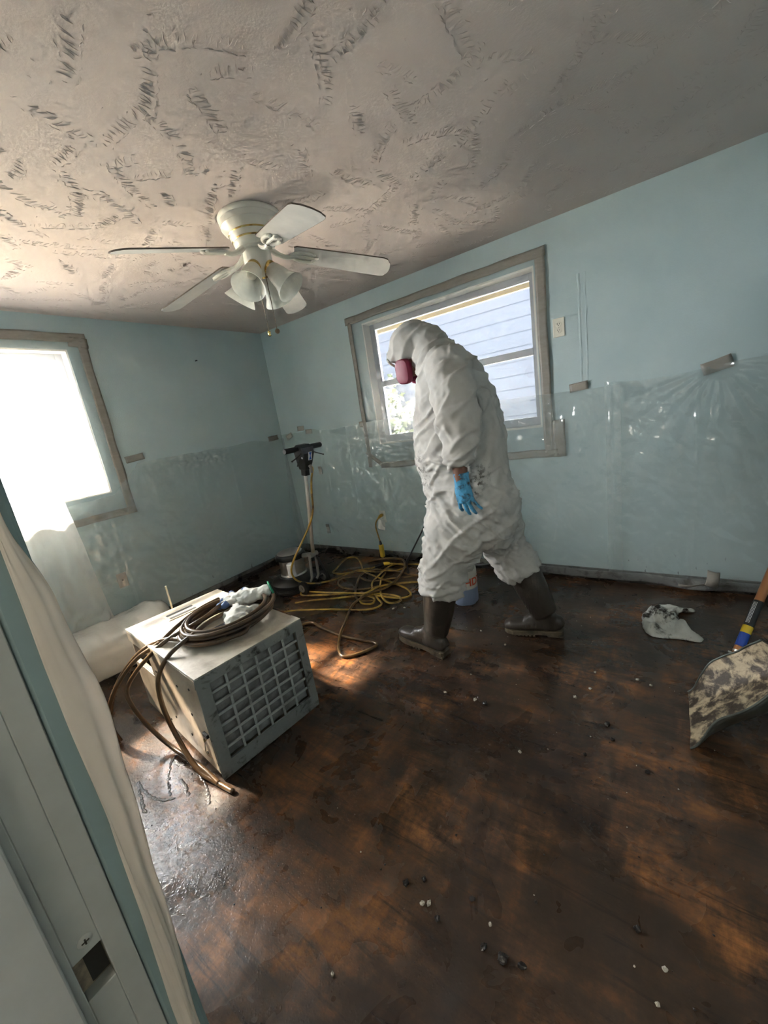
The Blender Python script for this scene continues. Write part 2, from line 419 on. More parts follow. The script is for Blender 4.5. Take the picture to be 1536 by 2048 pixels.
# ------------------------------------------------------------------ windows
def window(name, axis, hole, rails, stile, label):
    """axis 'x': window in the back wall, outside is +y; axis 'y': window in the left wall, outside is -x"""
    h0, h1, z0, z1 = hole
    if axis == 'x': B = lambda m, a0, a1, d0, d1, q0, q1: m.box((a0, d0, q0), (a1, d1, q1))
    else: B = lambda m, a0, a1, d0, d1, q0, q1: m.box((-d1, a0, q0), (-d0, a1, q1))
    m = MB(); e = .012   # reveal lining
    B(m, h0, h0+e, .002, .16, z0, z1); B(m, h1-e, h1, .002, .16, z0, z1); B(m, h0+e, h1-e, .002, .16, z1-e, z1); B(m, h0+e, h1-e, -.004, .16, z0, z0+e)
    o = struct(m.build(name, 'reveal_white', smooth=False), label)
    h0 += e; h1 -= e; z0 += e; z1 -= e
    m = MB(); w = .045
    B(m, h0, h0+w, .095, .14, z0, z1); B(m, h1-w, h1, .095, .14, z0, z1); B(m, h0+w, h1-w, .095, .14, z1-w, z1); B(m, h0+w, h1-w, .095, .14, z0, z0+.06)
    m.build('window_frame', 'window_frame', o, smooth=False, bevel=.003)
    zs = [z0+.06] + [c for c in rails for _ in (0, 1)] + [z1-w]
    for c in rails:
        m = MB(); B(m, h0+w, h1-w, .09, .135, c-.024, c+.024); m.build('rail', 'window_frame', o, smooth=False, bevel=.003)
    for c in stile:
        m = MB(); B(m, c-.018, c+.018, .085, .132, z0+.06, rails[0]-.024); m.build('stile', 'window_frame', o, smooth=False, bevel=.003)
    lev = [z0+.06] + sorted(rails) + [z1-w]
    for i in range(len(lev)-1):
        m = MB(); B(m, h0+w, h1-w, .112, .116, lev[i]+(.024 if i else 0), lev[i+1]-(.024 if i < len(lev)-2 else 0)); m.build('pane', 'pane_glass', o, smooth=False)
    return o
window('window_1', 'x', WB, [1.685], [], 'wide window in the back wall behind clear plastic')
window('window_2', 'y', WL, [1.66, 2.03], [], 'overexposed window in the left wall')

# ------------------------------------------------------------------ door jamb, stop and casing beside the camera
jx = 3.10
m = MB(); y0, ys, y1 = RY-.117, -3.057, -3.006
hy = (-3.051, -3.026); hz = (.893, .941)
m.box((3.085, hy[1], 0), (jx, y1, 2.045)); m.box((3.085, y0, 0), (jx, hy[0], 2.045)); m.box((3.085, hy[0], 0), (jx, hy[1], hz[0])); m.box((3.085, hy[0], hz[1]), (jx, hy[1], 2.045))
m.box((3.085, y0, 2.045), (3.93, RY-.002, 2.06)); m.box((3.915, y0, 0), (3.93, RY-.002, 2.045))
trim = struct(m.build('trim_1', 'putty_white', smooth=False, bevel=.0008, seg=1), 'off white door jamb with an empty latch mortise')
m = MB(); m.box((3.070, hy[0], hz[0]), (3.0868, hy[1], hz[1])); m.build('mortise', 'rusty_wood', trim, smooth=False)
m = MB(); m.box((3.0845, hy[0]+.009, hz[0]+.002), (3.0872, hy[1]-.0005, hz[1]-.012)); m.build('mortise_pocket', 'dark_hole', trim, smooth=False)
m = MB(); m.lathe([(0, .0022), (.004, .002), (.0062, .0006), (.0066, -.002)], (jx, -3.0365, .956), 20, (1, 0, 0)); sc = m.build('screw', 'putty_white', trim)
m = MB(); m.box((jx+.0016, -3.0372, .9528), (jx+.0024, -3.0358, .9592)); m.box((jx+.0016, -3.0397, .9553), (jx+.0024, -3.0333, .9567)); m.build('screw_slot', 'dark_hole', sc, smooth=False)
m = MB(); m.box((jx, y0, 0), (jx+.011, ys, 2.034)); m.box((jx, y0, 2.034), (3.915, ys, 2.045)); m.box((3.904, y0, 0), (3.915, ys, 2.034))
struct(m.build('trim_2', 'white_trim', smooth=False, bevel=.002), 'door stop on the jamb')
m = MB(); m.box((3.035, RY, 0), (3.0975, RY+.014, 2.11)); m.box((3.085, -3.006, 0), (3.099, RY, 2.045)); m.box((3.035, RY, 2.05), (3.98, RY+.014, 2.11)); m.box((3.918, RY, 0), (3.98, RY+.014, 2.05))
struct(m.build('trim_3', 'blue_trim', smooth=False, bevel=.004), 'blue painted casing edge around the doorway')

# ------------------------------------------------------------------ outside
m = MB(); m.box((-14, -12, -.5), (14, 14, -.35)); struct(m.build('ground', 'lawn', smooth=False), 'dry ground outside the house')
m = MB(); m.box((-1.6, .16, 2.34), (RX+1.2, .80, 2.44)); m.box((-1.6, .76, 2.26), (RX+1.2, .80, 2.34));  struct(m.build('roof_eave', 'soffit', smooth=False), 'cream eave above the back window')
m = MB(); m.box((-3, .16, -.35), (8, 3.35, -.30)); struct(m.build('bounce_slab', 'concrete', smooth=False), 'added concrete slab outside the back window, bouncing sunlight up to the ceiling')  # unseen bright slab, added to bounce sun through the window onto the ceiling
m = MB(); m.box((-.62, RY-1.2, 2.36), (-.16, .16, 2.46)); struct(m.build('roof_eave', 'soffit', smooth=False), 'cream eave above the left window')
nh = thing('neighbour_house', (2.9, 3.4, -.35), 'pale blue grey house seen dimly through the back window', 'house')
m = MB(); m.box((-3.2, 3.4, -.35), (5.45, 3.6, 4.5)); m.build('wall', 'siding', nh, smooth=False)  # wall raised beyond view to block sky light from the window film
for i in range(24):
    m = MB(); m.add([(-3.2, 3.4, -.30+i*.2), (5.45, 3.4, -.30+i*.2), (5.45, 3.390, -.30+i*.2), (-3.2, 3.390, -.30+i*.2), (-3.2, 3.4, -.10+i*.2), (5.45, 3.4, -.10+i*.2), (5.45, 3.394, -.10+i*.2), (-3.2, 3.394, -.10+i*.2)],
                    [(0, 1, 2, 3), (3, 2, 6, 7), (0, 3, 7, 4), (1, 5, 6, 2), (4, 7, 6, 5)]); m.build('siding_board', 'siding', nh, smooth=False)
sh = thing('shrub', (-.75, 2.6, -.35), 'green shrub outside the left end of the back window', 'shrub')
m = MB(); r_ = random.Random(3)
for i in range(1500):
    d = V((r_.gauss(0, 1), r_.gauss(0, 1), r_.gauss(0, 1))).normalized(); c = V((-.75, 2.6, 1.15)) + V((d.x*.8, d.y*.9, d.z*1.2))*r_.uniform(.55, 1)
    a = V((r_.gauss(0, 1), r_.gauss(0, 1), r_.gauss(0, 1))).normalized()*.07; b = a.orthogonal().normalized()*.035
    m.add([c-a, c+b, c+a, c-b], [(0, 1, 2, 3)])
m.build('foliage', 'leaf', sh, smooth=False, kind='stuff', recalc=False)
m = MB(); m.tube([(-.75, 2.6, -.35), (-.73, 2.6, .4), (-.77, 2.6, 1.2)], [.06, .05, .03]); m.build('stem', 'bark', sh)
# fill lamp added in the unseen hallway to brighten surfaces facing the doorway
simple('dome_glass', (.85, .83, .78), .3, var=.02)
hl = thing('hall_fill', (3.45, -3.75, H), 'added dome fill lamp on the hallway ceiling, out of view', 'lamp')
m = MB(); m.lathe([(.15, H), (.15, H-.02), (.13, H-.025)], (3.45, -3.75, 0), 32); m.build('lamp_base', 'white_trim', hl)
m = MB(); m.lathe([(.128, H-.02), (.12, H-.05), (.08, H-.075), (.0, H-.085)], (3.45, -3.75, 0), 32, cap=False); m.build('lamp_shade', 'dome_glass', hl)
ld = bpy.data.lights.new('hall_fill_light', 'POINT'); ld.energy = 6; ld.shadow_soft_size = .10; ld.color = (1, .90, .76)
lo = bpy.data.objects.new('hall_fill_light', ld); link(lo, hl); lo.location = (0, 0, -.22)
# ------------------------------------------------------------------ plastic sheeting and tape
plastic('wrap_plastic', .80, (.90, .86, .80), .45, .2)
def ridge(u, u0, w=.006): return math.exp(-((u-u0)/w)**2)
def wr(u, v, seed):
    """wrinkles of a thin film pulled diagonally"""
    a = fb(u*2.2+v*1.2, v*1.1-u*.6, seed, 3)*.010
    b = abs(fb(u*7+v*5, v*4-u*3, seed+9, 3))*.016
    c = fb(u*28, v*22, seed+4, 2)*.0011
    return a+b+c
def tension(u, v, pu, pv, k=9, amp=.008, reach=.7):
    du, dv = u-pu, pv-v; d = math.hypot(du, dv)
    if dv < -.02 or d < .01: return 0
    return amp*math.sin(k*math.atan2(du, dv)+pu*7)*math.exp(-d/reach)*min(1, d/.08)
def pin(u, v, o, pts, w=.085, base=.006):
    k = max([math.exp(-(((u-a)/w)**2+((v-b)/(w*.6))**2)) for a, b in pts]); return o*(1-k)+base*k
PB = [(3.04, 1.393), (.335, 1.408), (.446, 1.364), (.135, 1.35), (.502, .95), (.46, .287)]; PR = [(3.757, 1.39)]; PL = [(-1.567, 1.384), (-.13, 1.356)]
BC = [.34, .63, .97, 1.40, 1.79, 2.33, 2.87]
def back_sheet(u, v):
    x = .025 + u*3.26
    top = 1.375 + .012*fb(x*2.1, 3, 1, 2) - .03*math.sin(PI*max(0, min(1, (x-.5)/.7)))*.6
    z = .055 + .02*fb(x*3, 8, 2, 2) + v*(top-.055)
    o = .016 + (.012+wr(x, z, 2)) + sum(.009*ridge(x+.012*fb(z*2, c, 5, 2), c) for c in BC)
    o += abs(tension(x, z, .14, 1.35)) + abs(tension(x, z, .45, 1.36)) + abs(tension(x, z, 1.2, 1.3, 14, .012, .4))+abs(tension(x, z, 3.04, 1.39))
    if x < .30: o += .10*(1-x/.30)**2*(.5+.5*math.cos(z*2.3))   # film bridges the room corner
    return (x, -pin(x, z, o, PB), z)
s1 = grid('plastic_sheet', back_sheet, 300, 130, 'clear_plastic')
tag(s1, 'clear plastic sheet on the back wall under the window behind the worker', 'plastic sheet')
def back_sheet2(u, v):
    x = 3.20 + u*1.13
    top = 1.40 - .035*math.sin(PI*min(1, max(0, (x-3.2)/.56))) + .01*fb(x*3, 2, 6, 2)
    z = .06 + .015*fb(x*4, 8, 4, 2) + v*(top-.06)
    o = .030 + (.012+wr(x, z, 12)) + sum(.009*ridge(x+.012*fb(z*2, c, 5, 2), c) for c in (3.235, 3.68, 4.05))
    o += abs(tension(x, z, 3.76, 1.40, 11, .016, .6)) + abs(tension(x, z, 4.2, 1.4))
    return (x, -pin(x, z, o, PR), z)
s2 = grid('plastic_sheet', back_sheet2, 110, 130, 'clear_plastic')
tag(s2, 'clear plastic sheet with fanned creases on the blue wall above the shovel', 'plastic sheet')
def left_sheet(u, v):
    y = -2.70 + u*2.68
    if y > -1.56: top = 1.345 + .015*fb(y*3, 1, 3, 2)
    elif y > -1.80: top = 1.345 - (-1.56-y)/.24*.22
    else: top = 1.125
    z = .055 + .02*fb(y*3, 2, 2, 2) + v*(top-.055)
    o = .018 + (.012+wr(y, z, 31)) + sum(.009*ridge(y+.012*fb(z*2, c, 5, 2), c) for c in (-.33, -.72, -1.12, -1.48, -1.86))
    o += abs(tension(y, z, -1.56, 1.36, 10, .014, .5)) + abs(tension(y, z, -.13, 1.35, 9, .01, .5))
    # crumpled slack along the top edge
    k = ridge(y, -1.05, .33)*ridge(z, 1.28, .07); o += k*.085*abs(fb(y*13+z*9, z*20, 4, 3))
    if y > -.22: o += .07*(1+y/.22)**2*(.5+.5*math.cos(z*2.3))
    return (pin(y, z, o, PL), y, z)
s3 = grid('plastic_sheet', left_sheet, 250, 130, 'clear_plastic')
tag(s3, 'clear plastic sheet taped low on the left wall beside the overexposed window', 'plastic sheet')
def hang_sheet(u, v):
    y = -2.90 + u*(.74 + .05*(1-v)); z = .20 + v*1.42 - (.10*(1-v))*u - .30*v*v*max(0, u-.55)
    o = .15 + .10*(1-v) + .022*math.sin(y*31+z*1.3+.8*fb(y*4, z*1.5, 2, 2)) + .012*fb(y*12, z*5, 8, 3) + .07*ridge(z, .30, .10)*abs(fb(y*8, z*10, 4, 2))
    return (o, y, z)
s4 = grid('plastic_sheet', hang_sheet, 80, 120, 'milky_plastic')
tag(s4, 'milky plastic sheet hanging loose below the overexposed left window', 'plastic sheet')
# bundle wrapped in plastic on the floor
def bundle():
    m = MB(); n, k = 60, 46; vs, fs = [], []
    for i in range(n+1):
        t = i/n; y = -2.88 + t*1.08; e = min(1, (t/.10)**.5 if t < .10 else 1)*min(1, ((1-t)/.12)**.5 if t > .88 else 1); e = max(e, .05)
        for j in range(k):
            a = 2*PI*j/k; ca, sa = math.cos(a), math.sin(a); q = (abs(ca)**2.6+abs(sa)**2.6)**(-1/2.6)
            x = .36 + .27*q*ca*e; z = .15 + .15*q*sa*(.5+.5*e)
            w = .018*fb(x*3+2*y, y*3, z*4, 2) + .010*abs(fb(x*7+y*5, y*9, z*8, 3))
            x += w*ca*1.2 + (.08*max(0, -sa)**3 if ca > 0 else 0); z = max(.004, z + w*sa*1.4 + .03*fb(y*2, 3, 1, 2)*max(0, sa))
            vs.append((x, y, z))
    for i in range(n):
        for j in range(k):
            a, b = i*k+j, i*k+(j+1) % k; fs.append((a, b, b+k, a+k))
    fs += [tuple(range(k-1, -1, -1)), tuple(range(n*k, (n+1)*k))]
    m.add(vs, fs); return m.build('wrapped_bundle', 'wrap_plastic', smooth='all')
tag(bundle(), 'puffy bundle wrapped in whitish plastic on the floor under the left window', 'bundle')
def rand_strip(name, p0, p1, width, nrm, mat, parent=None, seg=14, amp=.002, lift=.004, kind=None, thick=.0016):
    """strip of tape from p0 to p1 lying on a wall with outward normal nrm"""
    p0, p1, nrm = V(p0), V(p1), V(nrm); d = (p1-p0); L = d.length; d.normalize(); s = nrm.cross(d); sd = len(name) % 7 + p0.x*3+p0.z
    def fn(u, v):
        q = p0 + d*(u*L) + s*((v-.5)*width*(1+.08*fb(u*L*5, 2, sd, 2))); q += s*.006*fb(u*L*4, 1, sd+3, 2)
        q += nrm*(lift + amp*abs(fb(u*L*22, v*3, sd, 3)))
        e = .004*fb(v*9, u*3, sd, 1) if u in (0, 1) else 0
        return q + d*e
    n = max(6, int(L/.022)); return grid(name, fn, n, 4, mat, parent, thick)
NB, NL = V((0, -1, 0)), V((1, 0, 0))
# window covers: film plus the tape round its edge
wc = thing('window_cover', (2.03, -.006, .95), 'clear film taped over the wide back window behind the worker', 'plastic film')
grid('film', lambda u, v: (1.20+u*1.66, -.007-abs(fb(u*9+v*3, v*7, 2, 3))*.006-.004*ridge(v, .16, .05)*abs(fb(u*26, v*30, 3, 2))*3-.012*ridge(u, .04, .03)*abs(fb(u*30, v*24, 1, 2)), .955+v*1.335), 130, 110, 'window_plastic', wc)
for a, b, w in (((1.16, 0, 2.262), (2.875, 0, 2.275), .062), ((2.835, 0, 2.30), (2.838, 0, .935), .066), ((1.315, 0, .955), (2.90, 0, .958), .058), ((1.207, 0, 2.245), (1.192, 0, .945), .044), ((1.165, 0, 1.09), (1.325, 0, .965), .04), ((2.905, 0, 1.19), (2.905, 0, .93), .085)):
    rand_strip('tape_strip', a, b, w, NB, 'grey_tape', wc, lift=.012)
wc2 = thing('window_cover', (.006, -2.2, .95), 'clear film taped over the overexposed left window', 'plastic film')
grid('film', lambda u, v: (.007+abs(fb(u*9+v*3, v*7, 5, 3))*.006+.012*ridge(u, .94, .04)*abs(fb(u*30, v*24, 1, 2)), -2.975+u*1.295, .97+v*1.32), 90, 110, 'window_plastic', wc2)
for a, b, w in (((0, -2.975, 2.29), (0, -1.66, 2.292), .062), ((0, -1.695, 2.25), (0, -1.698, .955), .062), ((0, -2.975, .985), (0, -1.665, .982), .055), ((0, -1.78, 2.262), (0, -1.655, 2.255), .07)):
    rand_strip('tape_strip', a, b, w, NL, 'grey_tape', wc2, lift=.012)
# loose tape pieces
def patch(p0, p1, w, nrm, lift, label):
    o = rand_strip('tape_piece', p0, p1, w, nrm, 'grey_tape', lift=lift, amp=.003)
    tag(o, label, 'tape')
patch((2.985, 0, 1.388), (3.10, 0, 1.398), .056, NB, .010, 'grey tape piece on the back wall right of the window, below the high outlet')
patch((3.69, 0, 1.372), (3.825, 0, 1.408), .072, NB, .010, 'largest loose grey tape piece, at the far right of the back wall')
patch((.285, 0, 1.408), (.385, 0, 1.408), .05, NB, .010, 'highest small grey tape piece above the floor buffer handle')
patch((.397, 0, 1.364), (.495, 0, 1.364), .048, NB, .010, 'small grey tape piece just right of the highest one above the buffer')
patch((.085, 0, 1.33), (.185, 0, 1.365), .052, NB, .010, 'small tilted grey tape piece right beside the room corner')
patch((.500, 0, .99), (.505, 0, .905), .05, NB, .010, 'small upright grey tape piece right of the buffer control head')
patch((.458, 0, .34), (.462, 0, .235), .05, NB, .010, 'upright grey tape piece low on the wall right of the buffer pole')
patch((0, -1.64, 1.375), (0, -1.495, 1.393), .052, NL, .010, 'grey tape piece at the right edge of the overexposed left window')
patch((0, -.20, 1.35), (0, -.065, 1.362), .052, NL, .010, 'grey tape piece on the left wall next to the room corner')
patch((1.148, 0, 1.355), (1.19, 0, 1.357), .055, NB, .026, 'short grey tape piece on the left edge of the back window')
# grey tape along the foot of the right hand sheet, with a lifted flap
bt = thing('base_tape', (3.5, -.03, .03), 'dirty grey tape along the bottom of the back wall right of the boots', 'tape')
def base_strip(u, v):
    x = 2.70+u*1.64; lift = .03 if v > .5 else .035
    z = .022 + v*.062 + .008*fb(x*6, 1, 2, 2)
    sag = ridge(x, 3.70, .11); z -= sag*.004*(1-v)
    return (x, -.040-.018*sag*(1-v)*2-.004*abs(fb(x*12, v*3, 1, 2)), z)
grid('strip', base_strip, 120, 6, 'base_tape', bt, .0016)
def flap(u, v):
    x = 3.735+u*.062+.012*v; z = .055+v*.105-.012*u
    return (x, -.062-.032*math.sin(PI*min(1, v*1.0))-.014*math.sin(u*PI)-.02*v*(1-v), z)
grid('flap', flap, 10, 14, 'grey_tape', bt, .0016)
def fold_(u, v):
    x = 3.60+u*.17; return (x, -.062-.03*u*v-.01*math.sin(u*6), .030+v*.018+.030*u*u)
grid('flap', fold_, 14, 5, 'grey_tape', bt, .0016)
# plastic draped down the wall beside the door, close to the camera
def jamb_sheet(u, v):
    z = .02 + v*2.02
    key = [(0, -2.9905), (.45, -2.986), (.726, -2.9815), (.95, -2.9725), (1.08, -2.964), (1.17, -2.959), (1.28, -2.966), (1.37, -2.980), (1.55, -2.984), (2.05, -2.986)]
    for i in range(len(key)-1):
        if key[i][0] <= z <= key[i+1][0]:
            t = (z-key[i][0])/(key[i+1][0]-key[i][0]); t = t*t*(3-2*t); bl = key[i][1]*(1-t)+key[i+1][1]*t; break
    else: bl = -2.986
    yy = -2.9865-.016*min(.4, max(0, 1.05-z)); a = [V((3.1015, -2.9895-.030*min(.4, max(0, (1.05-z))), 0)), V((3.1025, -2.9865-.016*min(.4, max(0, 1.05-z)), 0)), V((3.104, (bl+yy)/2, 0)), V((3.100, bl, 0)), V((3.06, bl+.006, 0)), V((2.96, -2.958, 0)), V((2.80, -2.962, 0)), V((2.62, -2.960, 0))]
    k = u*(len(a)-1); i = min(int(k), len(a)-2); t = k-i; q = a[i].lerp(a[i+1], t)
    w = .0022*fb(u*6+z*2.2, z*3.1, 4, 3)+.004*ridge(u*1.4+.30*(z-.9), .62, .05)*(1 if z < 1.2 else .2)
    return (q.x+w*.6, q.y+w, z)
s5 = grid('plastic_sheet', jamb_sheet, 70, 220, 'jamb_plastic')
tag(s5, 'milky plastic sheet draped beside the door jamb in the left foreground', 'plastic sheet')
# ------------------------------------------------------------------ ceiling fan
simple('fan_white', (.70, .68, .61), .28, var=.04)
simple('blade_white', (.60, .59, .56), .42, var=.06)
simple('brass', (.72, .52, .20), .2, 1.0, var=.1)
simple('blade_edge', (.16, .12, .09), .6)
simple('bulb_white', (.80, .76, .68), .35, var=.03)
simple('wood_bead', (.20, .12, .06), .5)
t = NT('frosted_shade'); c = t.coord(); nz = t.noise(c, 28, 5, .65, 1.0)
b = t.pbr(t.ramp(nz, [(.3, (.70, .70, .66)), (.7, (.86, .86, .82))]), .32, 0, .5)
b.inputs['Transmission Weight'].default_value = 0.0
tl = t.n('ShaderNodeBsdfTranslucent'); tl.inputs[0].default_value = (.85, .85, .80, 1)
mx = t.n('ShaderNodeMixShader'); mx.inputs[0].default_value = .45; t.l(b.outputs[0], mx.inputs[1]); t.l(tl.outputs[0], mx.inputs[2]); t.l(mx.outputs[0], t.out.inputs[0])
MATS['frosted_shade'] = t.m
FX, FY = 1.856, -1.511
fan = thing('ceiling_fan', (FX, FY, H), 'white ceiling fan with five drooping blades and four frosted lamp shades', 'ceiling fan')
Fc = (FX, FY, 0)
m = MB(); m.lathe([(.150, H), (.154, H-.006), (.154, H-.016), (.150, H-.024), (.151, H-.03), (.145, H-.044), (.146, H-.05), (.134, H-.066), (.116, H-.080)], Fc, 48); m.build('housing', 'fan_white', fan)
m = MB(); m.lathe([(.116, H-.079), (.1185, H-.083), (.116, H-.087)], Fc, 48); m.build('brass_ring', 'brass', fan)
m = MB(); m.lathe([(.115, H-.086), (.110, H-.100), (.104, H-.109)], Fc, 48); m.build('motor_band', 'fan_white', fan)
m = MB(); m.lathe([(.104, H-.108), (.107, H-.112), (.104, H-.116)], Fc, 48); m.build('brass_ring', 'brass', fan)
m = MB(); m.lathe([(.103, H-.115), (.098, H-.130), (.090, H-.140), (.082, H-.143), (.080, H-.152), (.05, H-.153)], Fc, 48); m.build('motor', 'fan_white', fan)
m = MB(); m.lathe([(.064, H-.150), (.068, H-.158), (.070, H-.19), (.068, H-.215), (.060, H-.235), (.045, H-.25), (.022, H-.262), (.0, H-.266)], Fc, 40); m.build('switch_housing', 'fan_white', fan)
# blade and blade iron are modelled along +x about the fan axis, then turned
ZB = H-.138; DROOP = .199
pitch = math.radians(-13)
def tilt(x, y, z): return (x, y*math.cos(pitch)-z*math.sin(pitch), y*math.sin(pitch)+z*math.cos(pitch)+ZB-H-DROOP*x)
out = []
prof = [(.185, .052), (.20, .060), (.30, .064), (.45, .069), (.60, .073), (.635, .073), (.655, .066), (.664, .050), (.672, .040), (.676, .018), (.678, 0)]
for x, y in prof: out.append((x, y))
out += [(x, -y) for x, y in reversed(prof[:-1])]
def blade_mesh():
    m = MB(); k = len(out); vs = [tilt(x, y, .003) for x, y in out] + [tilt(x, y, -.003) for x, y in out]
    m.add(vs, [tuple(range(k)), tuple(range(2*k-1, k-1, -1))]); return m.mesh('blade', smooth=False)
def edge_mesh():
    m = MB(); k = len(out); vs = []
    for s_ in (.0031, -.0031):
        for x, y in out: vs.append(tilt(x+(.0006 if x > .3 else -.0006), y*1.006, s_))
    m.add(vs, [(i, (i+1) % k, (i+1) % k+k, i+k) for i in range(k)]); return m.mesh('blade_edge', smooth=False)
def iron_mesh():
    m = MB()
    pts = cr([(.072, 0, ZB-H-.008), (.10, 0, ZB-H-.030), (.14, 0, ZB-H-.048), (.18, 0, ZB-H-.050)], 5)
    m.tube(pts, [.014]*6+[.012]*(len(pts)-6), 10)
    for s_ in (-1, 1):
        q = cr([(.165, 0, -.012), (.19, s_*.024, -.012), (.225, s_*.034, -.011), (.262, s_*.030, -.010), (.275, s_*.020, -.009)], 5)
        m.tube([tilt(*p_) for p_ in q], .0085, 8)
        m.ball(tilt(.278, s_*.020, -.008), (.012, .012, .007), 10, 6)
    q = cr([(.16, 0, -.013), (.22, 0, -.011), (.29, 0, -.009)], 5); m.tube([tilt(*p_) for p_ in q], .008, 8); m.ball(tilt(.292, 0, -.008), (.014, .013, .007), 10, 6)
    return m.mesh('blade_iron')
bm_, em_, im_ = blade_mesh(), edge_mesh(), iron_mesh()
bm_.materials.append(MATS['blade_white']); em_.materials.append(MATS['blade_edge']); im_.materials.append(MATS['fan_white'])
for k in range(5):
    a = math.radians(-167+72*k)
    bo = bpy.data.objects.new('blade', bm_); bo.rotation_euler.z = a; link(bo, fan)
    eo = bpy.data.objects.new('blade_edge', em_); link(eo, bo)
    io = bpy.data.objects.new('blade_iron', im_); io.rotation_euler.z = a; link(io, fan)
# light kit: four arms with tulip shades
def shade_axis(az, down=.62):
    return V((math.cos(az)*math.cos(down), math.sin(az)*math.cos(down), -math.sin(down)))
def shade_mesh():
    m = MB(); pr = [(.022, 0), (.026, .008), (.033, .022), (.039, .045), (.043, .070), (.050, .092), (.062, .112), (.066, .118), (.063, .116), (.047, .090), (.040, .068), (.036, .045), (.030, .022), (.020, .006)]
    m.lathe([(r*1.22, h*1.30) for r, h in pr], (0, 0, 0), 32, (0, 0, 1), cap=False); return m.mesh('lamp_shade')
def bulb_mesh():
    m = MB(); m.lathe([(.012, .0), (.013, .03), (.020, .045), (.024, .060), (.023, .072), (.016, .083), (.006, .088), (0, .0885)], (0, 0, 0), 20); return m.mesh('bulb')
def fitter_mesh():
    m = MB(); m.lathe([(.015, -.045), (.018, -.03), (.025, -.018), (.033, -.004), (.035, .012), (.033, .020)], (0, 0, 0), 28)
    return m.mesh('fitter')
sm_, bu_, ft_ = shade_mesh(), bulb_mesh(), fitter_mesh()
sm_.materials.append(MATS['frosted_shade']); bu_.materials.append(MATS['bulb_white']); ft_.materials.append(MATS['brass'])
for k, az in enumerate((-70, 20, 110, 200)):
    ax = shade_axis(math.radians(az), math.radians(50)); pos = V((0, 0, -.232)) + V((ax.x, ax.y, 0))*.080
    q = ax.to_track_quat('Z', 'Y').to_euler()
    for nm, me in (('lamp_shade', sm_), ('bulb', bu_), ('fitter', ft_)):
        o = bpy.data.objects.new(nm, me); o.location = pos; o.rotation_euler = q; link(o, fan)
    m = MB(); m.tube(cr([(FX+ax.x*.05, FY+ax.y*.05, H-.215), (FX+ax.x*.085, FY+ax.y*.085, H-.212), V((FX, FY, H))+pos-ax*.03], 4), .011, 10); m.build('lamp_arm', 'brass', fan)
for dx, dy, L, bead in ((-.006, -.022, .32, 'brass'), (.030, .002, .31, 'wood_bead')):
    m = MB(); x, y = FX+dx, FY+dy; z1 = H-.262; z0 = H-.215-L
    m.tube([(x, y, z1), (x+.004, y, z0)], .0016, 6)
    for i in range(int((z1-z0)/.0075)): m.ball((x+.004*i*.0075/(z1-z0), y, z1-i*.0075), .0024, 6, 4)
    m.build('pull_chain', 'rusty_wood', fan)
    m = MB()
    if bead == 'brass': m.lathe([(.002, .012), (.007, .008), (.008, 0), (.006, -.008), (.009, -.014), (.0, -.018)], (x+.004, y, z0), 14)
    else: m.ball((x+.004, y, z0-.008), (.0125, .0125, .0125), 16, 10)
    m.build('pull_knob', bead, fan)
# ------------------------------------------------------------------ wall plates
simple('plate_ivory', (.72, .69, .60), .35, var=.04); simple('slot_black', (.02, .02, .02), .7)
simple('plate_tan', (.50, .42, .35), .45, var=.05)
def outlet(name, o, u, n, label, mat='plate_ivory', blank=False):
    o, u, n = V(o), V(u), V(n); v = V((0, 0, 1)); th = thing(name, o, label, 'outlet')
    m = MB(); m.frame(o, u, v, n, (-.036, -.059, 0), (.036, .059, .006)); m.build('cover_plate', mat, th, smooth=False, bevel=.003)
    if blank:
        m = MB(); m.lathe([(.007, .005), (.007, .010), (.0045, .010), (.0045, .018), (0, .018)], o, 16, n); m.build('connector', 'slot_black', th); return th
    for s_ in (-1, 1):
        m = MB(); m.lathe([(.0175, .005), (.0175, .0085), (.0165, .009), (0, .009)], o+v*(s_*.0195), 24, n, 2.6); rc = m.build('receptacle', mat, th)
        m = MB(); c0 = o+v*(s_*.0195)
        for k in (-1, 1): m.frame(c0, u, v, n, (k*.0065-.0013, -.001, .008), (k*.0065+.0013, .008, .0095))
        m.lathe([(.0027, .008), (.0027, .0095), (0, .0095)], c0-v*.0075, 10, n); m.build('slot', 'slot_black', rc, smooth=False)
    m = MB(); m.lathe([(.0035, .005), (.0035, .0072), (0, .0075)], o, 12, n); m.build('screw', 'slot_black', th)
    return th
outlet('wall_outlet', (2.934, 0, 1.79), (1, 0, 0), (0, -1, 0), 'ivory duplex outlet high on the blue wall right of the window')
outlet('wall_outlet', (1.235, -.0, .445), (1, 0, 0), (0, -1, 0), 'ivory outlet low on the back wall with a yellow cord plugged in')
outlet('cable_plate', (0.0, -1.916, .457), (0, 1, 0), (1, 0, 0), 'tan cable wall plate low on the left wall behind plastic', 'plate_tan', True)
m = MB(); m.tube([(0, -.815, 2.15), (.018, -.815, 2.152), (.022, -.812, 2.146)], .005, 8); tag(m.build('wall_hook', 'slot_black'), 'tiny black hook high on the left wall', 'hook')
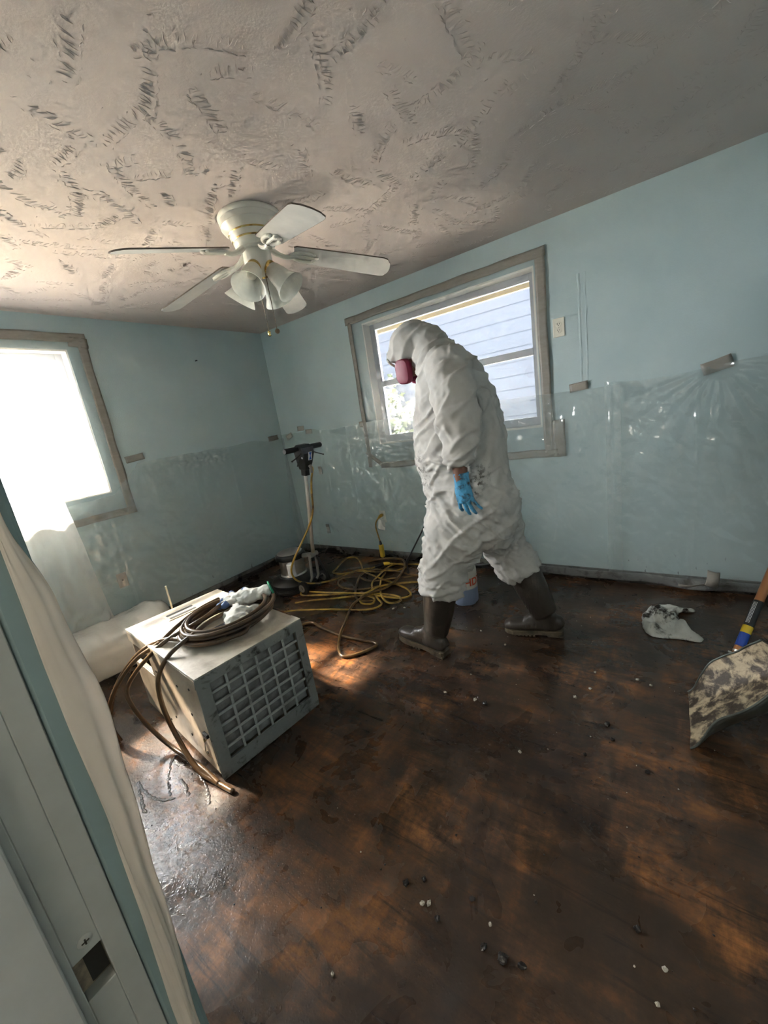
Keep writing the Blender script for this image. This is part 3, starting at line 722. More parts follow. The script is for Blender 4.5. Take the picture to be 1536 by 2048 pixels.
# ------------------------------------------------------------------ air scrubber box
dirty('box_panel', (.46, .38, .29), (.20, .13, .08), .48, .74, 5, .38, .0, .1, stretch=(1, 1, 1))
dirty('box_top', (.56, .50, .41), (.24, .17, .11), .48, .75, 6, .40, .0, .1)
dirty('grille_grey', (.27, .275, .26), (.03, .025, .02), .54, .66, 13, .45, .0, .15)
dirty('filter_cloth', (.30, .30, .29), (.17, .17, .165), .4, .65, 10, .95, 0, .4)
dirty('filter_bar', (.44, .45, .43), (.12, .12, .115), .55, .75, 12, .6)
simple('black_metal', (.02, .019, .018), .4)
simple('dark_rubber', (.016, .015, .014), .55, var=.2)
bo = V((2.022, -2.439, 0)); ex = V((-.8700, .0920, 0)).normalized(); ey = V((.0360, .5310, 0)); ey = (ey-ex*ey.dot(ex)).normalized(); ez = V((0, 0, 1))
BLn, BWd, BH = .875, .532, .500
bx = thing('air_scrubber', bo+ex*BLn/2+ey*BWd/2, 'worn metal air scrubber box with a dirty grid filter front', 'air scrubber')
def bf(lo, hi, m=None):
    m = m or MB(); return m.frame(bo, ey, ex, ez, lo, hi)     # local: across, back, up
z0 = .030
m = bf((0, .012, BH-.012), (BWd, BLn, BH)); m.build('top_panel', 'box_top', bx, smooth=False, bevel=.003)
m = bf((0, .012, z0), (.010, .58, BH-.012)); bf((0, .58, z0), (.010, BLn, .31), m); bf((0, .58, .43), (.010, BLn, BH-.012), m); m.build('side_panel', 'box_panel', bx, smooth=False, bevel=.002)
m = bf((BWd-.010, .012, z0), (BWd, BLn, BH-.012)); m.build('side_panel', 'box_panel', bx, smooth=False, bevel=.002)
m = bf((.010, BLn-.010, z0), (BWd-.010, BLn, BH-.012)); m.build('back_panel', 'box_panel', bx, smooth=False, bevel=.002)
m = bf((.010, .03, z0), (BWd-.010, BLn-.010, z0+.012)); m.build('bottom_panel', 'box_panel', bx, smooth=False)
m = bf((.06, .60, z0+.012), (BWd-.06, BLn-.06, .40)); m.build('blower', 'black_metal', bx, smooth=False, bevel=.02)
m = bf((.004, .575, .300), (.022, BLn-.004, .316)); bf((.004, .575, .425), (.022, BLn-.004, .438), m); m.build('opening_rim', 'box_top', bx, smooth=False, bevel=.002)
# front frame
m = MB(); F0, F1 = .052, BWd-.042; G0, G1 = .075, BH-.045
bf((0, 0, .004), (BWd, .012, G0), m); bf((0, 0, G1), (BWd, .012, BH), m); bf((0, 0, G0), (F0, .012, G1), m); bf((F1, 0, G0), (BWd, .012, G1), m)
m.build('front_frame', 'grille_grey', bx, smooth=False, bevel=.003)
NC, NR = 6, 7; cw, ch = (F1-F0)/NC, (G1-G0)/NR
def pillow(u, v):
    a = F0+u*(F1-F0); h = G0+v*(G1-G0); q = abs(math.sin(PI*u*NC)*math.sin(PI*v*NR))**.6
    p = bo+ey*a+ex*(.030-.012*q+.003*fb(a*40, h*40, 2, 2))+ez*h; return p
grid('filter', pillow, NC*8, NR*8, 'filter_cloth', bx)
for i in range(1, NC):
    m = bf((F0+i*cw-.005, .010, G0), (F0+i*cw+.005, .015, G1)); m.build('grid_bar', 'filter_bar', bx, smooth=False)
for i in range(1, NR):
    m = bf((F0, .009, G0+i*ch-.005), (F1, .0145, G0+i*ch+.005)); m.build('grid_bar', 'filter_bar', bx, smooth=False)
# top lip strip, handle slots, latch, screws, wheels
m = bf((.0, .002, BH), (BWd, .075, BH+.003)); m.build('top_lip', 'box_top', bx, smooth=False, bevel=.001)
hdl = bf((.17, .70, BH), (.34, .80, BH+.004)).build('handle_plate', 'box_top', bx, smooth=False, bevel=.002)
for q in (.712, .765): m = bf((.182, q, BH+.003), (.328, q+.024, BH+.005)); m.build('handle_slot', 'slot_black', hdl, smooth=False)
m = bf((.25, .33, BH), (.34, .36, BH+.004)); m.build('handle_slot', 'slot_black', bx, smooth=False)
lt = bf((-.012, .022, .215), (.0, .062, .232)).build('latch', 'black_metal', bx, smooth=False, bevel=.002)
m = MB(); m.tube([bo+ey*-.012+ex*.03+ez*.212, bo+ey*-.02+ex*.035+ez*.205, bo+ey*-.014+ex*.05+ez*.208], .003, 6); m.build('latch_hook', 'brass', lt)
m = MB(); m.tube(cr([bo+ey*-.006+ex*.05+ez*.21, bo+ey*-.02+ex*.055+ez*.15, bo+ey*-.006+ex*.05+ez*.10], 5), .0022, 6); m.build('latch_wire', 'box_panel', bx)
for q, h in ((.10, .42), (.10, .10), (.25, .38), (.25, .12), (.42, .40), (.42, .14), (.16, .27), (.52, .36), (.52, .08)):
    m = MB(); m.lathe([(.006, 0), (.006, .003), (0, .004)], bo+ex*q+ez*h, 10, -ey); m.build('rivet', 'black_metal', bx)
for a, q in ((.06, .10), (BWd-.06, .10), (.06, BLn-.1), (BWd-.06, BLn-.1)):
    c = bo+ey*a+ex*q; m = MB(); m.lathe([(.012, -.014), (.020, -.014), (.020, .014), (.012, .014)], c+ez*.020, 18, ey); m.build('caster', 'dark_rubber', bx)
# thin white stick behind the box
m = MB(); m.tube([(1.085, -2.06, .0), (1.095, -2.065, .3), (1.100, -2.066, .618)], .0055, 8); tag(m.build('wooden_stick', simple('pale_wood', (.62, .56, .42), .6)), 'thin pale stick standing upright behind the air scrubber', 'stick')

# ------------------------------------------------------------------ brown cable coiled on the box
dirty('brown_cable', (.13, .072, .032), (.045, .028, .016), .45, .65, 8, .28)
dirty('yellow_cable', (.46, .285, .04), (.10, .052, .018), .44, .62, 7, .32)
dirty('muddy_cable', (.20, .115, .035), (.035, .02, .012), .42, .62, 7, .3)
cab = thing('cable_coil', (1.72, -2.08, .5), 'long brown cable coiled on the air scrubber with loops hanging to the floor', 'cable')
r_ = random.Random(5); R_ = .0105
m = MB(); pts = []
cx_, cy_ = 1.735, -2.075
for k in range(9*26):
    t = k/26; a = 2*PI*t; lay = t/9
    rx = .155+.055*((t*.38) % 1)+.008*math.sin(a*.37+1); ry = .185+.055*((t*.38) % 1)+.008*math.sin(a*.53)
    z = .5135 + .021*(lay*3.2 % 1.0) + .021*int(lay*3.2)*.9 + .004*math.sin(a*1.7+t)
    pts.append((cx_+rx*math.cos(a+2.2), cy_+ry*math.sin(a+2.2), max(.514, z)))
m.tube(cr(pts, 2), R_, 7); m.build('coil', 'brown_cable', cab, smooth='all')
for nm, P in (('hanging_end', [(1.90, -2.20, .535), (1.85, -2.27, .527), (1.685, -2.305, .53), (1.55, -2.335, .515), (1.46, -2.401, .475), (1.40, -2.475, .399), (1.36, -2.529, .312), (1.32, -2.567, .197), (1.29, -2.574, .093), (1.294, -2.563, .012)]),
              ('hanging_end', [(1.50, -1.98, .555), (1.53, -2.10, .565), (1.58, -2.25, .56), (1.54, -2.345, .505), (1.46, -2.43, .45), (1.41, -2.50, .375), (1.365, -2.55, .29), (1.325, -2.585, .18), (1.300, -2.59, .09), (1.315, -2.577, .012)]),
              ('hanging_loop', [(1.61, -1.859, .54), (1.638, -2.031, .575), (1.70, -2.19, .58), (1.60, -2.33, .525), (1.52, -2.41, .452), (1.47, -2.467, .386), (1.44, -2.505, .32), (1.45, -2.511, .248), (1.49, -2.485, .115), (1.63, -2.462, .03), (1.867, -2.458, .03), (2.02, -2.462, .012)]),
              ('hanging_loop', [(1.72, -2.03, .56), (1.755, -2.18, .575), (1.765, -2.30, .558), (1.735, -2.38, .52), (1.72, -2.432, .47), (1.71, -2.462, .398), (1.71, -2.470, .273), (1.74, -2.462, .124), (1.881, -2.475, .035), (1.997, -2.463, .012), (2.108, -2.455, .012)]),
              ('trailing_end', [(1.60, -1.86, .55), (1.70, -1.83, .548), (1.83, -1.88, .525), (1.86, -1.93, .52), (1.80, -1.86, .535), (1.72, -1.825, .525), (1.62, -1.805, .43), (1.50, -1.75, .22), (1.38, -1.60, .05), (1.33, -1.42, .012), (1.40, -1.30, .012), (1.553, -1.329, .012), (1.749, -1.354, .012), (1.916, -1.349, .012), (2.016, -1.339, .012), (2.052, -1.365, .012), (2.008, -1.467, .012), (1.944, -1.529, .012), (1.89, -1.525, .012), (1.802, -1.441, .012), (1.732, -1.334, .022), (1.677, -1.228, .02), (1.607, -1.116, .012), (1.552, -.986, .022), (1.554, -.872, .03), (1.594, -.765, .035), (1.645, -.65, .03), (1.647, -.492, .03), (1.576, -.249, .04), (1.473, -.12, .05), (1.30, -.09, .04), (1.15, -.12, .02), (1.08, -.17, .012)])):
    m = MB(); m.tube(cr(P, 8), R_ if nm != 'trailing_end' else .0095, 8); m.build(nm, 'brown_cable' if nm != 'trailing_end' else 'muddy_cable', cab, smooth='all')

# ------------------------------------------------------------------ work gloves on the coil
dirty('glove_cloth', (.66, .65, .60), (.42, .40, .36), .5, .75, 9, .9, 0, .4)
simple('glove_blue', (.10, .16, .34), .6); simple('glove_green', (.01, .22, .10), .6)
def lumpy(me, amp, f, seed):
    me.update(); ns = [v.normal.copy() for v in me.vertices]
    for v, n_ in zip(me.vertices, ns): v.co += n_*(amp*fb(v.co.x*f, v.co.y*f, v.co.z*f+seed, 3))
g1 = thing('work_glove', (1.70, -1.93, .55), 'white knit work glove with green cuff edge and blue fingertips on the cable coil', 'glove')
m = MB(); lat = (.35, -.2, .9)
m.loft([((1.780, -1.835, .582), .042, .032), ((1.757, -1.862, .580), .040, .026), ((1.725, -1.90, .578), .045, .026), ((1.69, -1.945, .576), .05, .026), ((1.655, -1.98, .575), .045, .022), ((1.64, -1.995, .572), .02, .012)], lat=lat)
me = remesh(m, .006, 3); lumpy(me, .010, 26, 1); mesh_obj('palm', me, 'glove_cloth', g1)
for i, (p0, p1, p2) in enumerate((((1.66, -1.955, .580), (1.60, -1.95, .578), (1.545, -1.925, .570)), ((1.65, -1.98, .575), (1.60, -2.00, .572), (1.57, -2.015, .560)), ((1.655, -1.99, .57), (1.63, -2.03, .57), (1.61, -2.06, .556)), ((1.675, -1.99, .57), (1.67, -2.03, .58), (1.665, -2.06, .57)), ((1.70, -1.91, .585), (1.64, -1.89, .585), (1.60, -1.88, .575)))):
    q = cr([p0, p1, p2], 5); m = MB(); m.tube(q, [.019, .018, .0175, .017, .0165, .016, .016, .0155, .014, .012, .006][:len(q)], 10)
    f_ = m.build('finger', 'glove_cloth', g1, smooth='all')
    m = MB(); e = V(p2); d = (V(p1)-e).normalized(); m.tube([e-d*.004, e+d*.004, e+d*.018, e+d*.034], [.007, .0155, .018, .0172], 10); m.build('fingertip', 'glove_blue', f_, smooth='all')
m = MB(); ax = V((.02, .033, .008)).normalized(); u_ = V(lat); u_ = (u_-ax*u_.dot(ax)).normalized(); w_ = ax.cross(u_)
ring = [V((1.784, -1.829, .583))+u_*(.037*math.cos(a))+w_*(.047*math.sin(a)) for a in [2*PI*i/28 for i in range(29)]]
m.tube(ring, .006, 8, cap=False); m.build('cuff_edge', 'glove_green', g1, smooth='all')
g2 = thing('work_glove', (1.83, -2.08, .53), 'crumpled all white work glove lying below the green cuffed one', 'glove')
m = MB(); m.loft([((1.885, -2.135, .535), .055, .020), ((1.86, -2.11, .558), .058, .028), ((1.815, -2.07, .568), .052, .028), ((1.775, -2.035, .566), .046, .022), ((1.75, -2.015, .560), .022, .012)], lat=(.2, -.1, .95))
for p0, p1 in (((1.78, -2.03, .565), (1.70, -2.02, .560)), ((1.775, -2.05, .562), (1.705, -2.06, .553)), ((1.79, -2.08, .56), (1.73, -2.105, .55)), ((1.84, -2.03, .565), (1.86, -1.985, .555))):
    q = cr([p0, (V(p0)+V(p1))/2+V((0, 0, .006)), p1], 4); m.tube(q, [.017]*(len(q)-1)+[.008], 10)
me = remesh(m, .006, 3); lumpy(me, .012, 24, 5); mesh_obj('palm', me, 'glove_cloth', g2)

# ------------------------------------------------------------------ floor buffer in the corner
simple('chrome', (.82, .80, .77), .34, 1.0, var=.08); simple('buffer_grey', (.20, .19, .175), .4, var=.1); simple('black_plastic', (.010, .010, .011), .38, var=.2)
dirty('buffer_skirt', (.012, .012, .012), (.035, .03, .026), .5, .8, 8, .4)
simple('label_white', (.75, .76, .78), .4, var=.03); simple('label_blue', (.02, .10, .42), .4, var=.03)
bc = V((.745, -.83, 0))
bu = thing('floor_buffer', bc, 'upright floor buffer with chrome motor and black handle standing in the corner', 'floor buffer')
m = MB(); m.lathe([(.185, .0), (.192, .012), (.192, .03), (.2, .032), (.205, .05), (.212, .055), (.214, .085), (.205, .10), (.17, .118), (.135, .128), (.128, .14)], bc, 48); m.build('skirt', 'buffer_skirt', bu)
m = MB()
for z in (.012, .022, .032, .044): m.lathe([(.205, z), (.209, z+.003), (.205, z+.006)], bc, 48, cap=False)
m.build('brush_block', 'dark_rubber', bu)
m = MB(); m.lathe([(.122, .13), (.118, .15), (.112, .155), (.112, .30), (.118, .305)], bc, 40); m.build('motor', 'chrome', bu)
m = MB(); m.lathe([(.124, .288), (.136, .294), (.138, .318), (.130, .335), (.115, .342)], bc, 40, cap=False); m.build('motor_band', 'black_plastic', bu)
m = MB(); m.lathe([(.118, .335), (.112, .348), (.09, .356), (.0, .358)], bc, 40); m.build('motor_cap', 'buffer_grey', bu)
m = MB(); m.lathe([(.030, .16), (.034, .165), (.034, .275), (.03, .28), (0, .281)], bc+V((.105, -.105, 0)), 20); m.build('capacitor', 'label_white', bu)
hx = V((1.015, -.80, 0))
m = MB(); m.tube([bc+V((.10, .03, .30)), hx+V((-.02, 0, .33)), hx+V((.01, 0, .345))], .020, 10); m.tube([hx+V((.0, -.045, .33)), hx+V((.0, .045, .33))], .022, 12)
m.tube([hx+V((-.01, -.035, .335)), hx+V((-.03, -.04, .12)), hx+V((-.06, -.04, .08))], .012, 8); m.tube([hx+V((-.01, .035, .335)), hx+V((-.03, .04, .12)), hx+V((-.06, .04, .08))], .012, 8); m.build('yoke', 'buffer_grey', bu)
m = MB(); m.tube([hx+V((.01, .02, .32)), hx+V((.05, .06, .15)), hx+V((.03, .08, .07))], .010, 8); m.tube([hx+V((-.06, -.135, .075)), hx+V((-.06, .135, .075))], .010, 10); m.tube([bc+V((.12, 0, .10)), hx+V((-.06, 0, .08))], .03, 10); m.build('axle_bracket', 'black_plastic', bu)
for s_ in (-1, 1):
    c = hx+V((-.06, s_*.135, .062)); m = MB(); m.lathe([(.02, -.018), (.05, -.018), (.0615, -.012), (.0615, .012), (.05, .018), (.02, .018)], c, 30, (0, 1, 0)); w_o = m.build('wheel', 'dark_rubber', bu)
    m = MB(); m.lathe([(0, -.024), (.012, -.024), (.014, -.02), (.034, -.02), (.036, -.017), (.036, .017), (.034, .02), (.014, .02), (0, .024)], c, 24, (0, 1, 0)); m.build('wheel_hub', 'buffer_grey', w_o)
pt = V((1.125, -.80, 1.06)); pb = hx+V((.0, 0, .33))
m = MB(); m.tube([pb, pt], .0165, 16); m.build('pole', 'chrome', bu)
hd = pt+V((.012, 0, .08)); lean = (pt-pb).normalized(); fz = lean; fx = V((0, 1, 0)).cross(fz).normalized(); fx = fx if fx.x > 0 else -fx; fy = V((0, 1, 0))
m = MB(); m.frame(pt, fy, fx, fz, (-.026, -.026, -.03), (.026, .026, .03)); k = MB()
hv = []
for z, hw, d0, d1 in ((.02, .032, -.035, .035), (.08, .045, -.045, .05), (.16, .062, -.05, .06), (.205, .066, -.045, .045), (.225, .05, -.03, .02)):
    for a, b in ((-hw, d0), (hw, d0), (hw, d1), (-hw, d1)): hv.append(pt+fy*a+fx*b+fz*z)
k.add(hv, [(0, 1, 2, 3)[::-1]]+[(4*i+j, 4*i+(j+1) % 4, 4*i+4+(j+1) % 4, 4*i+4+j) for i in range(4) for j in range(4)]+[(16, 17, 18, 19)])
m.add(k.v, k.f); head = m.build('control_head', 'black_plastic', bu, smooth=False, bevel=.006)
gz = .195
for s_ in (-1, 1):
    a0 = pt+fz*gz+fy*(s_*.06); a1 = pt+fz*gz+fy*(s_*.20); m = MB(); m.tube([a0, a0+fy*s_*.03, a0+fy*s_*.032, a1-fy*s_*.006, a1], [.017, .017, .0215, .0215, .018], 18); m.build('grip', 'dark_rubber', bu)
    m = MB(); b0 = pt+fz*(gz-.03)+fy*(s_*.055)+fx*.03; m.tube(cr([b0, b0+fy*s_*.05-fz*.02+fx*.015, b0+fy*s_*.12-fz*.045+fx*.018], 5), .0048, 8); m.ball(b0+fy*s_*.12-fz*.045+fx*.018, .0075, 8, 6); m.build('lever', 'black_metal', bu)
m = MB(); b0 = pt+fz*.12+fy*-.05+fx*.01; m.tube([b0, b0+fy*-.03-fz*.03, b0+fy*-.04-fz*.06], .005, 8); m.build('lever', 'black_metal', bu)
m = MB(); m.ball(pt+fz*.125+fx*.035+fy*-.052, .009, 10, 6); m.build('button', 'label_white', bu)
# white badge with a blue hourglass mark, tilted with the sloping front of the head
nf = (fx*1.0 - fz*.09).normalized(); bo_ = pt+fz*.135+fx*.0575+fy*.012; vv = (fz - nf*fz.dot(nf)).normalized()
m = MB(); m.frame(bo_, fy, vv, nf, (-.020, -.034, 0), (.020, .034, .002)); bd = m.build('badge', 'label_white', head, smooth=False, bevel=.0008)
m = MB(); m.add([bo_+fy*a+vv*b+nf*.0026 for a, b in ((-.015, .029), (.015, .029), (.004, .006), (-.004, .006), (-.004, -.006), (.004, -.006), (.015, -.029), (-.015, -.029))], [(3, 2, 1, 0), (4, 5, 2, 3), (7, 6, 5, 4)]); m.build('badge_mark', 'label_blue', bd, smooth=False, recalc=False)
P = [pt+fz*.06+fx*.055, pt+fz*.03+fx*.075+fy*.01, pt+fx*.062-fz*.05, pt+fx*.05-fz*.16, pt+fx*.045-fz*.32, pt+fx*.02-fz*.45+fy*-.03, V((.995, -.90, .45)), V((.945, -.96, .34)), V((.915, -.99, .24)), V((.93, -.97, .15)), V((.98, -.88, .085)), V((1.02, -.74, .04)), V((1.05, -.60, .015)), V((1.07, -.456, .012)), V((1.175, -.366, .022)), V((1.235, -.319, .022)), V((1.27, -.26, .022))]
m = MB(); m.tube(cr(P, 8), .0085, 8); m.build('power_cord', 'yellow_cable', bu, smooth='all')
m = MB(); m.tube([pt+fz*.06+fx*.056, pt+fz*.04+fx*.07, pt+fz*.0+fx*.071], [.014, .013, .011], 10); m.build('cord_boot', 'buffer_grey', bu)
m = MB(); m.tube([(1.255, -.285, .022), (1.285, -.24, .024), (1.305, -.21, .024)], [.014, .019, .017], 12); m.build('plug', 'black_plastic', bu)

# ------------------------------------------------------------------ extension cords on the floor
def cord(P, mat, r, label, zs=None):
    rr = random.Random(len(P)); pts = [(x, y, max(r+.002, r+.004+.012*max(0, math.sin(i*1.3+x*5)))) for i, (x, y) in enumerate(P)]
    m = MB(); m.tube(cr(pts, 8), r, 8); return tag(m.build('extension_cord', mat, smooth='all'), label, 'cord', 'cords tangled on the floor')
yc = cord([(1.33, -.19), (1.40, -.17), (1.50, -.15), (1.55, -.20), (1.50, -.30), (1.42, -.33), (1.36, -.38), (1.169, -.399), (1.011, -.503), (.894, -.486), (.86, -.40), (.80, -.25), (.80, -.14), (.90, -.12), (1.03, -.22), (1.186, -.379), (1.331, -.449), (1.454, -.475), (1.597, -.519), (1.808, -.602), (1.895, -.673), (1.869, -.739), (1.728, -.771), (1.411, -.796), (1.199, -.89), (.99, -.97), (.935, -.955), (.96, -.921), (1.167, -.857), (1.424, -.812), (1.641, -.738), (1.801, -.729), (1.878, -.792), (1.858, -.854), (1.78, -.846), (1.673, -.764), (1.559, -.623), (1.474, -.483), (1.43, -.36)], 'yellow_cable', .0085, 'yellow extension cord with doubled loops in front of the floor buffer')
cord([(1.02, -1.105), (1.12, -1.045), (1.217, -.991), (1.355, -.899), (1.502, -.822), (1.643, -.832), (1.68, -.9), (1.597, -.925), (1.529, -.857), (1.523, -.761), (1.578, -.631), (1.692, -.519), (1.871, -.429), (2.02, -.36)], 'yellow_cable', .0085, 'yellow cord running from behind the air scrubber toward the back wall')
cord([(1.05, -1.245), (1.118, -1.219), (1.288, -1.14), (1.494, -1.06), (1.665, -1.03), (1.752, -.963), (1.752, -.877), (1.668, -.813), (1.543, -.705), (1.441, -.577), (1.41, -.413), (1.39, -.24), (1.43, -.14), (1.55, -.12), (1.66, -.13), (1.80, -.17), (1.95, -.2)], 'yellow_cable', .008, 'yellow cord lying nearest the camera in the tangle')
cord([(1.98, -.345), (1.817, -.334), (1.637, -.324), (1.469, -.307), (1.284, -.323), (1.223, -.447), (1.32, -.638), (1.422, -.792), (1.522, -.882), (1.625, -.895), (1.674, -.857)], 'muddy_cable', .0085, 'muddy brown cord looping through the yellow tangle')
cord([(1.99, -.42), (1.80, -.45), (1.6, -.56), (1.45, -.70), (1.30, -.74), (1.15, -.70), (1.10, -.60), (1.22, -.52), (1.40, -.55), (1.60, -.45), (1.74, -.36), (1.86, -.25), (1.90, -.12)], 'muddy_cable', .008, 'thin dark brown cord at the bottom of the tangle')
m = MB(); m.tube([(1.305, -.205, .026), (1.335, -.185, .026), (1.36, -.175, .024)], [.017, .018, .012], 12); tag(m.build('cord_connector', simple('yellow_plastic', (.66, .42, .03), .4, var=.1)), 'yellow connector joining the buffer cord to the extension', 'connector')
# short adapter lead hanging from the low outlet
ad = thing('adapter_lead', (1.24, -.06, .44), 'short yellow lead with block plugged into the low wall outlet', 'cord')
m = MB(); m.tube([(1.235, -.010, .462), (1.235, -.035, .462), (1.228, -.05, .455), (1.215, -.058, .44)], [.016, .017, .015, .009], 12); m.build('plug', 'yellow_cable', ad)
m = MB(); m.tube(cr([(1.218, -.056, .445), (1.185, -.065, .40), (1.178, -.07, .34), (1.195, -.075, .26), (1.215, -.085, .20)], 6), .0075, 8); m.build('lead', 'yellow_cable', ad, smooth='all')
m = MB(); m.tube([(1.212, -.084, .215), (1.217, -.086, .19), (1.218, -.087, .175)], [.009, .013, .015], 12); m.build('strain_relief', 'black_plastic', ad)
m = MB(); m.box((1.198, -.105, .045), (1.238, -.068, .178)); m.build('block', 'yellow_plastic', ad, smooth=False, bevel=.007)
grid('cut_flap', lambda u, v: (1.195+u*.075, -.028-.035*(1-v)-.01*math.sin(u*5), .345+v*.09-.03*u), 8, 8, 'wrap_plastic', ad)

# ------------------------------------------------------------------ pump sprayer behind the worker's leg
t = NT('jug_plastic'); c = t.coord(); x_, y_, z_ = t.sep(c)
lv = t.ramp(t.math('ADD', z_, t.math('MULTIPLY', t.noise(c, 20, 2), .01)), [(.128, (.30, .36, .52)), (.135, (.80, .76, .68))])
b = t.pbr(lv, .3, 0, .5); b.inputs['Subsurface Weight'].default_value = 0
MATS['jug_plastic'] = t.m
simple('print_red', (.70, .09, .03), .5, var=.04)
jc = V((2.335, -.615, 0)); JR = .098
sp = thing('pump_sprayer', jc, 'white jug sprayer with blue liquid and red HDX lettering behind the near boot', 'sprayer')
m = MB(); n = 56; prof = [(.80, .004), (.90, .002), (.96, .012), (.985, .05), (.975, .10), (1.0, .15), (1.0, .24), (.96, .28), (.86, .315), (.66, .345), (.42, .365), (.36, .372)]
vs = []
for r_i, h in prof:
    for j in range(n):
        a = 2*PI*j/n; lob = 1 - .055*max(0, math.cos(a*6))*max(0, 1-h/.12); vs.append((jc.x+JR*r_i*lob*math.cos(a), jc.y+JR*r_i*lob*math.sin(a), h))
fs = [(i*n+j, i*n+(j+1) % n, (i+1)*n+(j+1) % n, (i+1)*n+j) for i in range(len(prof)-1) for j in range(n)]+[tuple(range(n-1, -1, -1)), tuple(range((len(prof)-1)*n, len(prof)*n))]
m.add(vs, fs); jug = m.build('jug', 'jug_plastic', sp)
m = MB(); m.lathe([(.040, .366), (.043, .370), (.043, .395), (.036, .40), (.016, .402), (.014, .43), (.0, .431)], jc, 28); m.build('pump_cap', 'black_plastic', sp)
m = MB(); m.tube([jc+V((-.055, 0, .432)), jc+V((.055, 0, .432))], .012, 12); m.build('pump_handle', 'black_plastic', sp)
m = MB(); m.lathe([(.012, -.004), (.012, .010), (.009, .014), (0, .015)], jc+V((.056, -.020, .338)), 16, (.6, -.3, .9)); m.build('relief_valve', 'yellow_plastic', sp)
fc = bpy.data.curves.new('lettering', 'FONT'); fc.body = 'HDX'; fc.size = .078; fc.align_x = 'CENTER'; fc.offset = .0022
fo = bpy.data.objects.new('tmp', fc); COL.objects.link(fo); dg = bpy.context.evaluated_depsgraph_get(); tm = bpy.data.meshes.new_from_object(fo.evaluated_get(dg)); bpy.data.objects.remove(fo)
bmx = bmesh.new(); bmx.from_mesh(tm); bmesh.ops.triangulate(bmx, faces=bmx.faces); bmesh.ops.subdivide_edges(bmx, edges=[e for e in bmx.edges if e.calc_length() > .012], cuts=4); bmesh.ops.triangulate(bmx, faces=bmx.faces)
a0 = math.atan2(-.86, .50)+.80
for v_ in bmx.verts:
    a = a0 + v_.co.x/(JR+.001); h = .155+v_.co.y; v_.co = V((math.cos(a)*(JR+.0016), math.sin(a)*(JR+.0016), h))
bmx.to_mesh(tm); bmx.free(); tm.materials.append(MATS['print_red']); to = bpy.data.objects.new('lettering', tm); link(to, jug)
m = MB(); m.tube(cr([jc+V((.05, -.03, .345)), (2.42, -.67, .335), (2.50, -.69, .330), (2.60, -.70, .362), (2.72, -.71, .45), (2.80, -.72, .62), (2.78, -.73, .85), (2.66, -.76, 1.02), (2.54, -.80, 1.075)], 8), .0062, 8); m.build('hose', 'dark_rubber', sp, smooth='all')
wd = (V((2.187, -.80, .639))-V((2.0, -.80, .364))).normalized(); w0 = V((2.0, -.80, .364)); w1 = w0+wd*.83
m = MB(); m.tube([w0, w0+wd*.62], .0055, 10); m.tube([w0-wd*.012, w0+wd*.02, w0+wd*.024], [.010, .010, .006], 10); m.tube(cr([w0, w0-V((.012, 0, .05)), w0-V((.010, 0, .085))], 4), .006, 8); m.tube([w0-V((.010, 0, .085)), w0-V((.010, 0, .105))], .010, 10); m.build('wand', 'black_plastic', sp)
m = MB(); m.tube([w0+wd*.60, w0+wd*.64, w0+wd*.80, w1], [.008, .013, .014, .010], 12); m.build('wand_grip', 'black_plastic', sp)

# ------------------------------------------------------------------ rag on the floor
dirty('rag_cloth', (.60, .60, .56), (.035, .028, .024), .50, .58, 9, .9, 0, .4, stretch=(1.3, .8, 1))
def rag():
    ring = [(3.444, -.406), (3.485, -.335), (3.533, -.297), (3.60, -.318), (3.668, -.305), (3.676, -.350), (3.61, -.385), (3.60, -.44), (3.63, -.53), (3.66, -.60), (3.702, -.640), (3.690, -.680), (3.593, -.685), (3.53, -.70), (3.470, -.693), (3.435, -.64), (3.425, -.56), (3.424, -.48)]
    P = cr([(x, y, 0) for x, y in ring], 4, True)[:-1]; k = len(P); cx, cy = 3.525, -.52
    m = MB(); L = 14; vs = []
    for i in range(L+1):
        t = i/L
        for p_ in P:
            x, y = cx+(p_.x-cx)*t, cy+(p_.y-cy)*t; e = (1-t**4)
            f = abs(fb(x*13+y*4, y*9-x*6, 2, 2)); z = .006+e*(.014+.075*f)+.020*ridge((x-cx)*.8+(y-cy)*.55, .02, .03)*e
            if i == L: z = .004
            vs.append((x+.008*fb(x*20, y*20, 5, 2), y, z))
    fs = [(i*k+j, i*k+(j+1) % k, (i+1)*k+(j+1) % k, (i+1)*k+j) for i in range(L) for j in range(k)]
    m.add(vs, fs); o = m.build('rag', 'rag_cloth', smooth='all')
    sd = o.modifiers.new('solid', 'SOLIDIFY'); sd.thickness = .004; sd.offset = -1
    return o
tag(rag(), 'crumpled white rag with black stains on the dark floor near the back wall', 'rag')

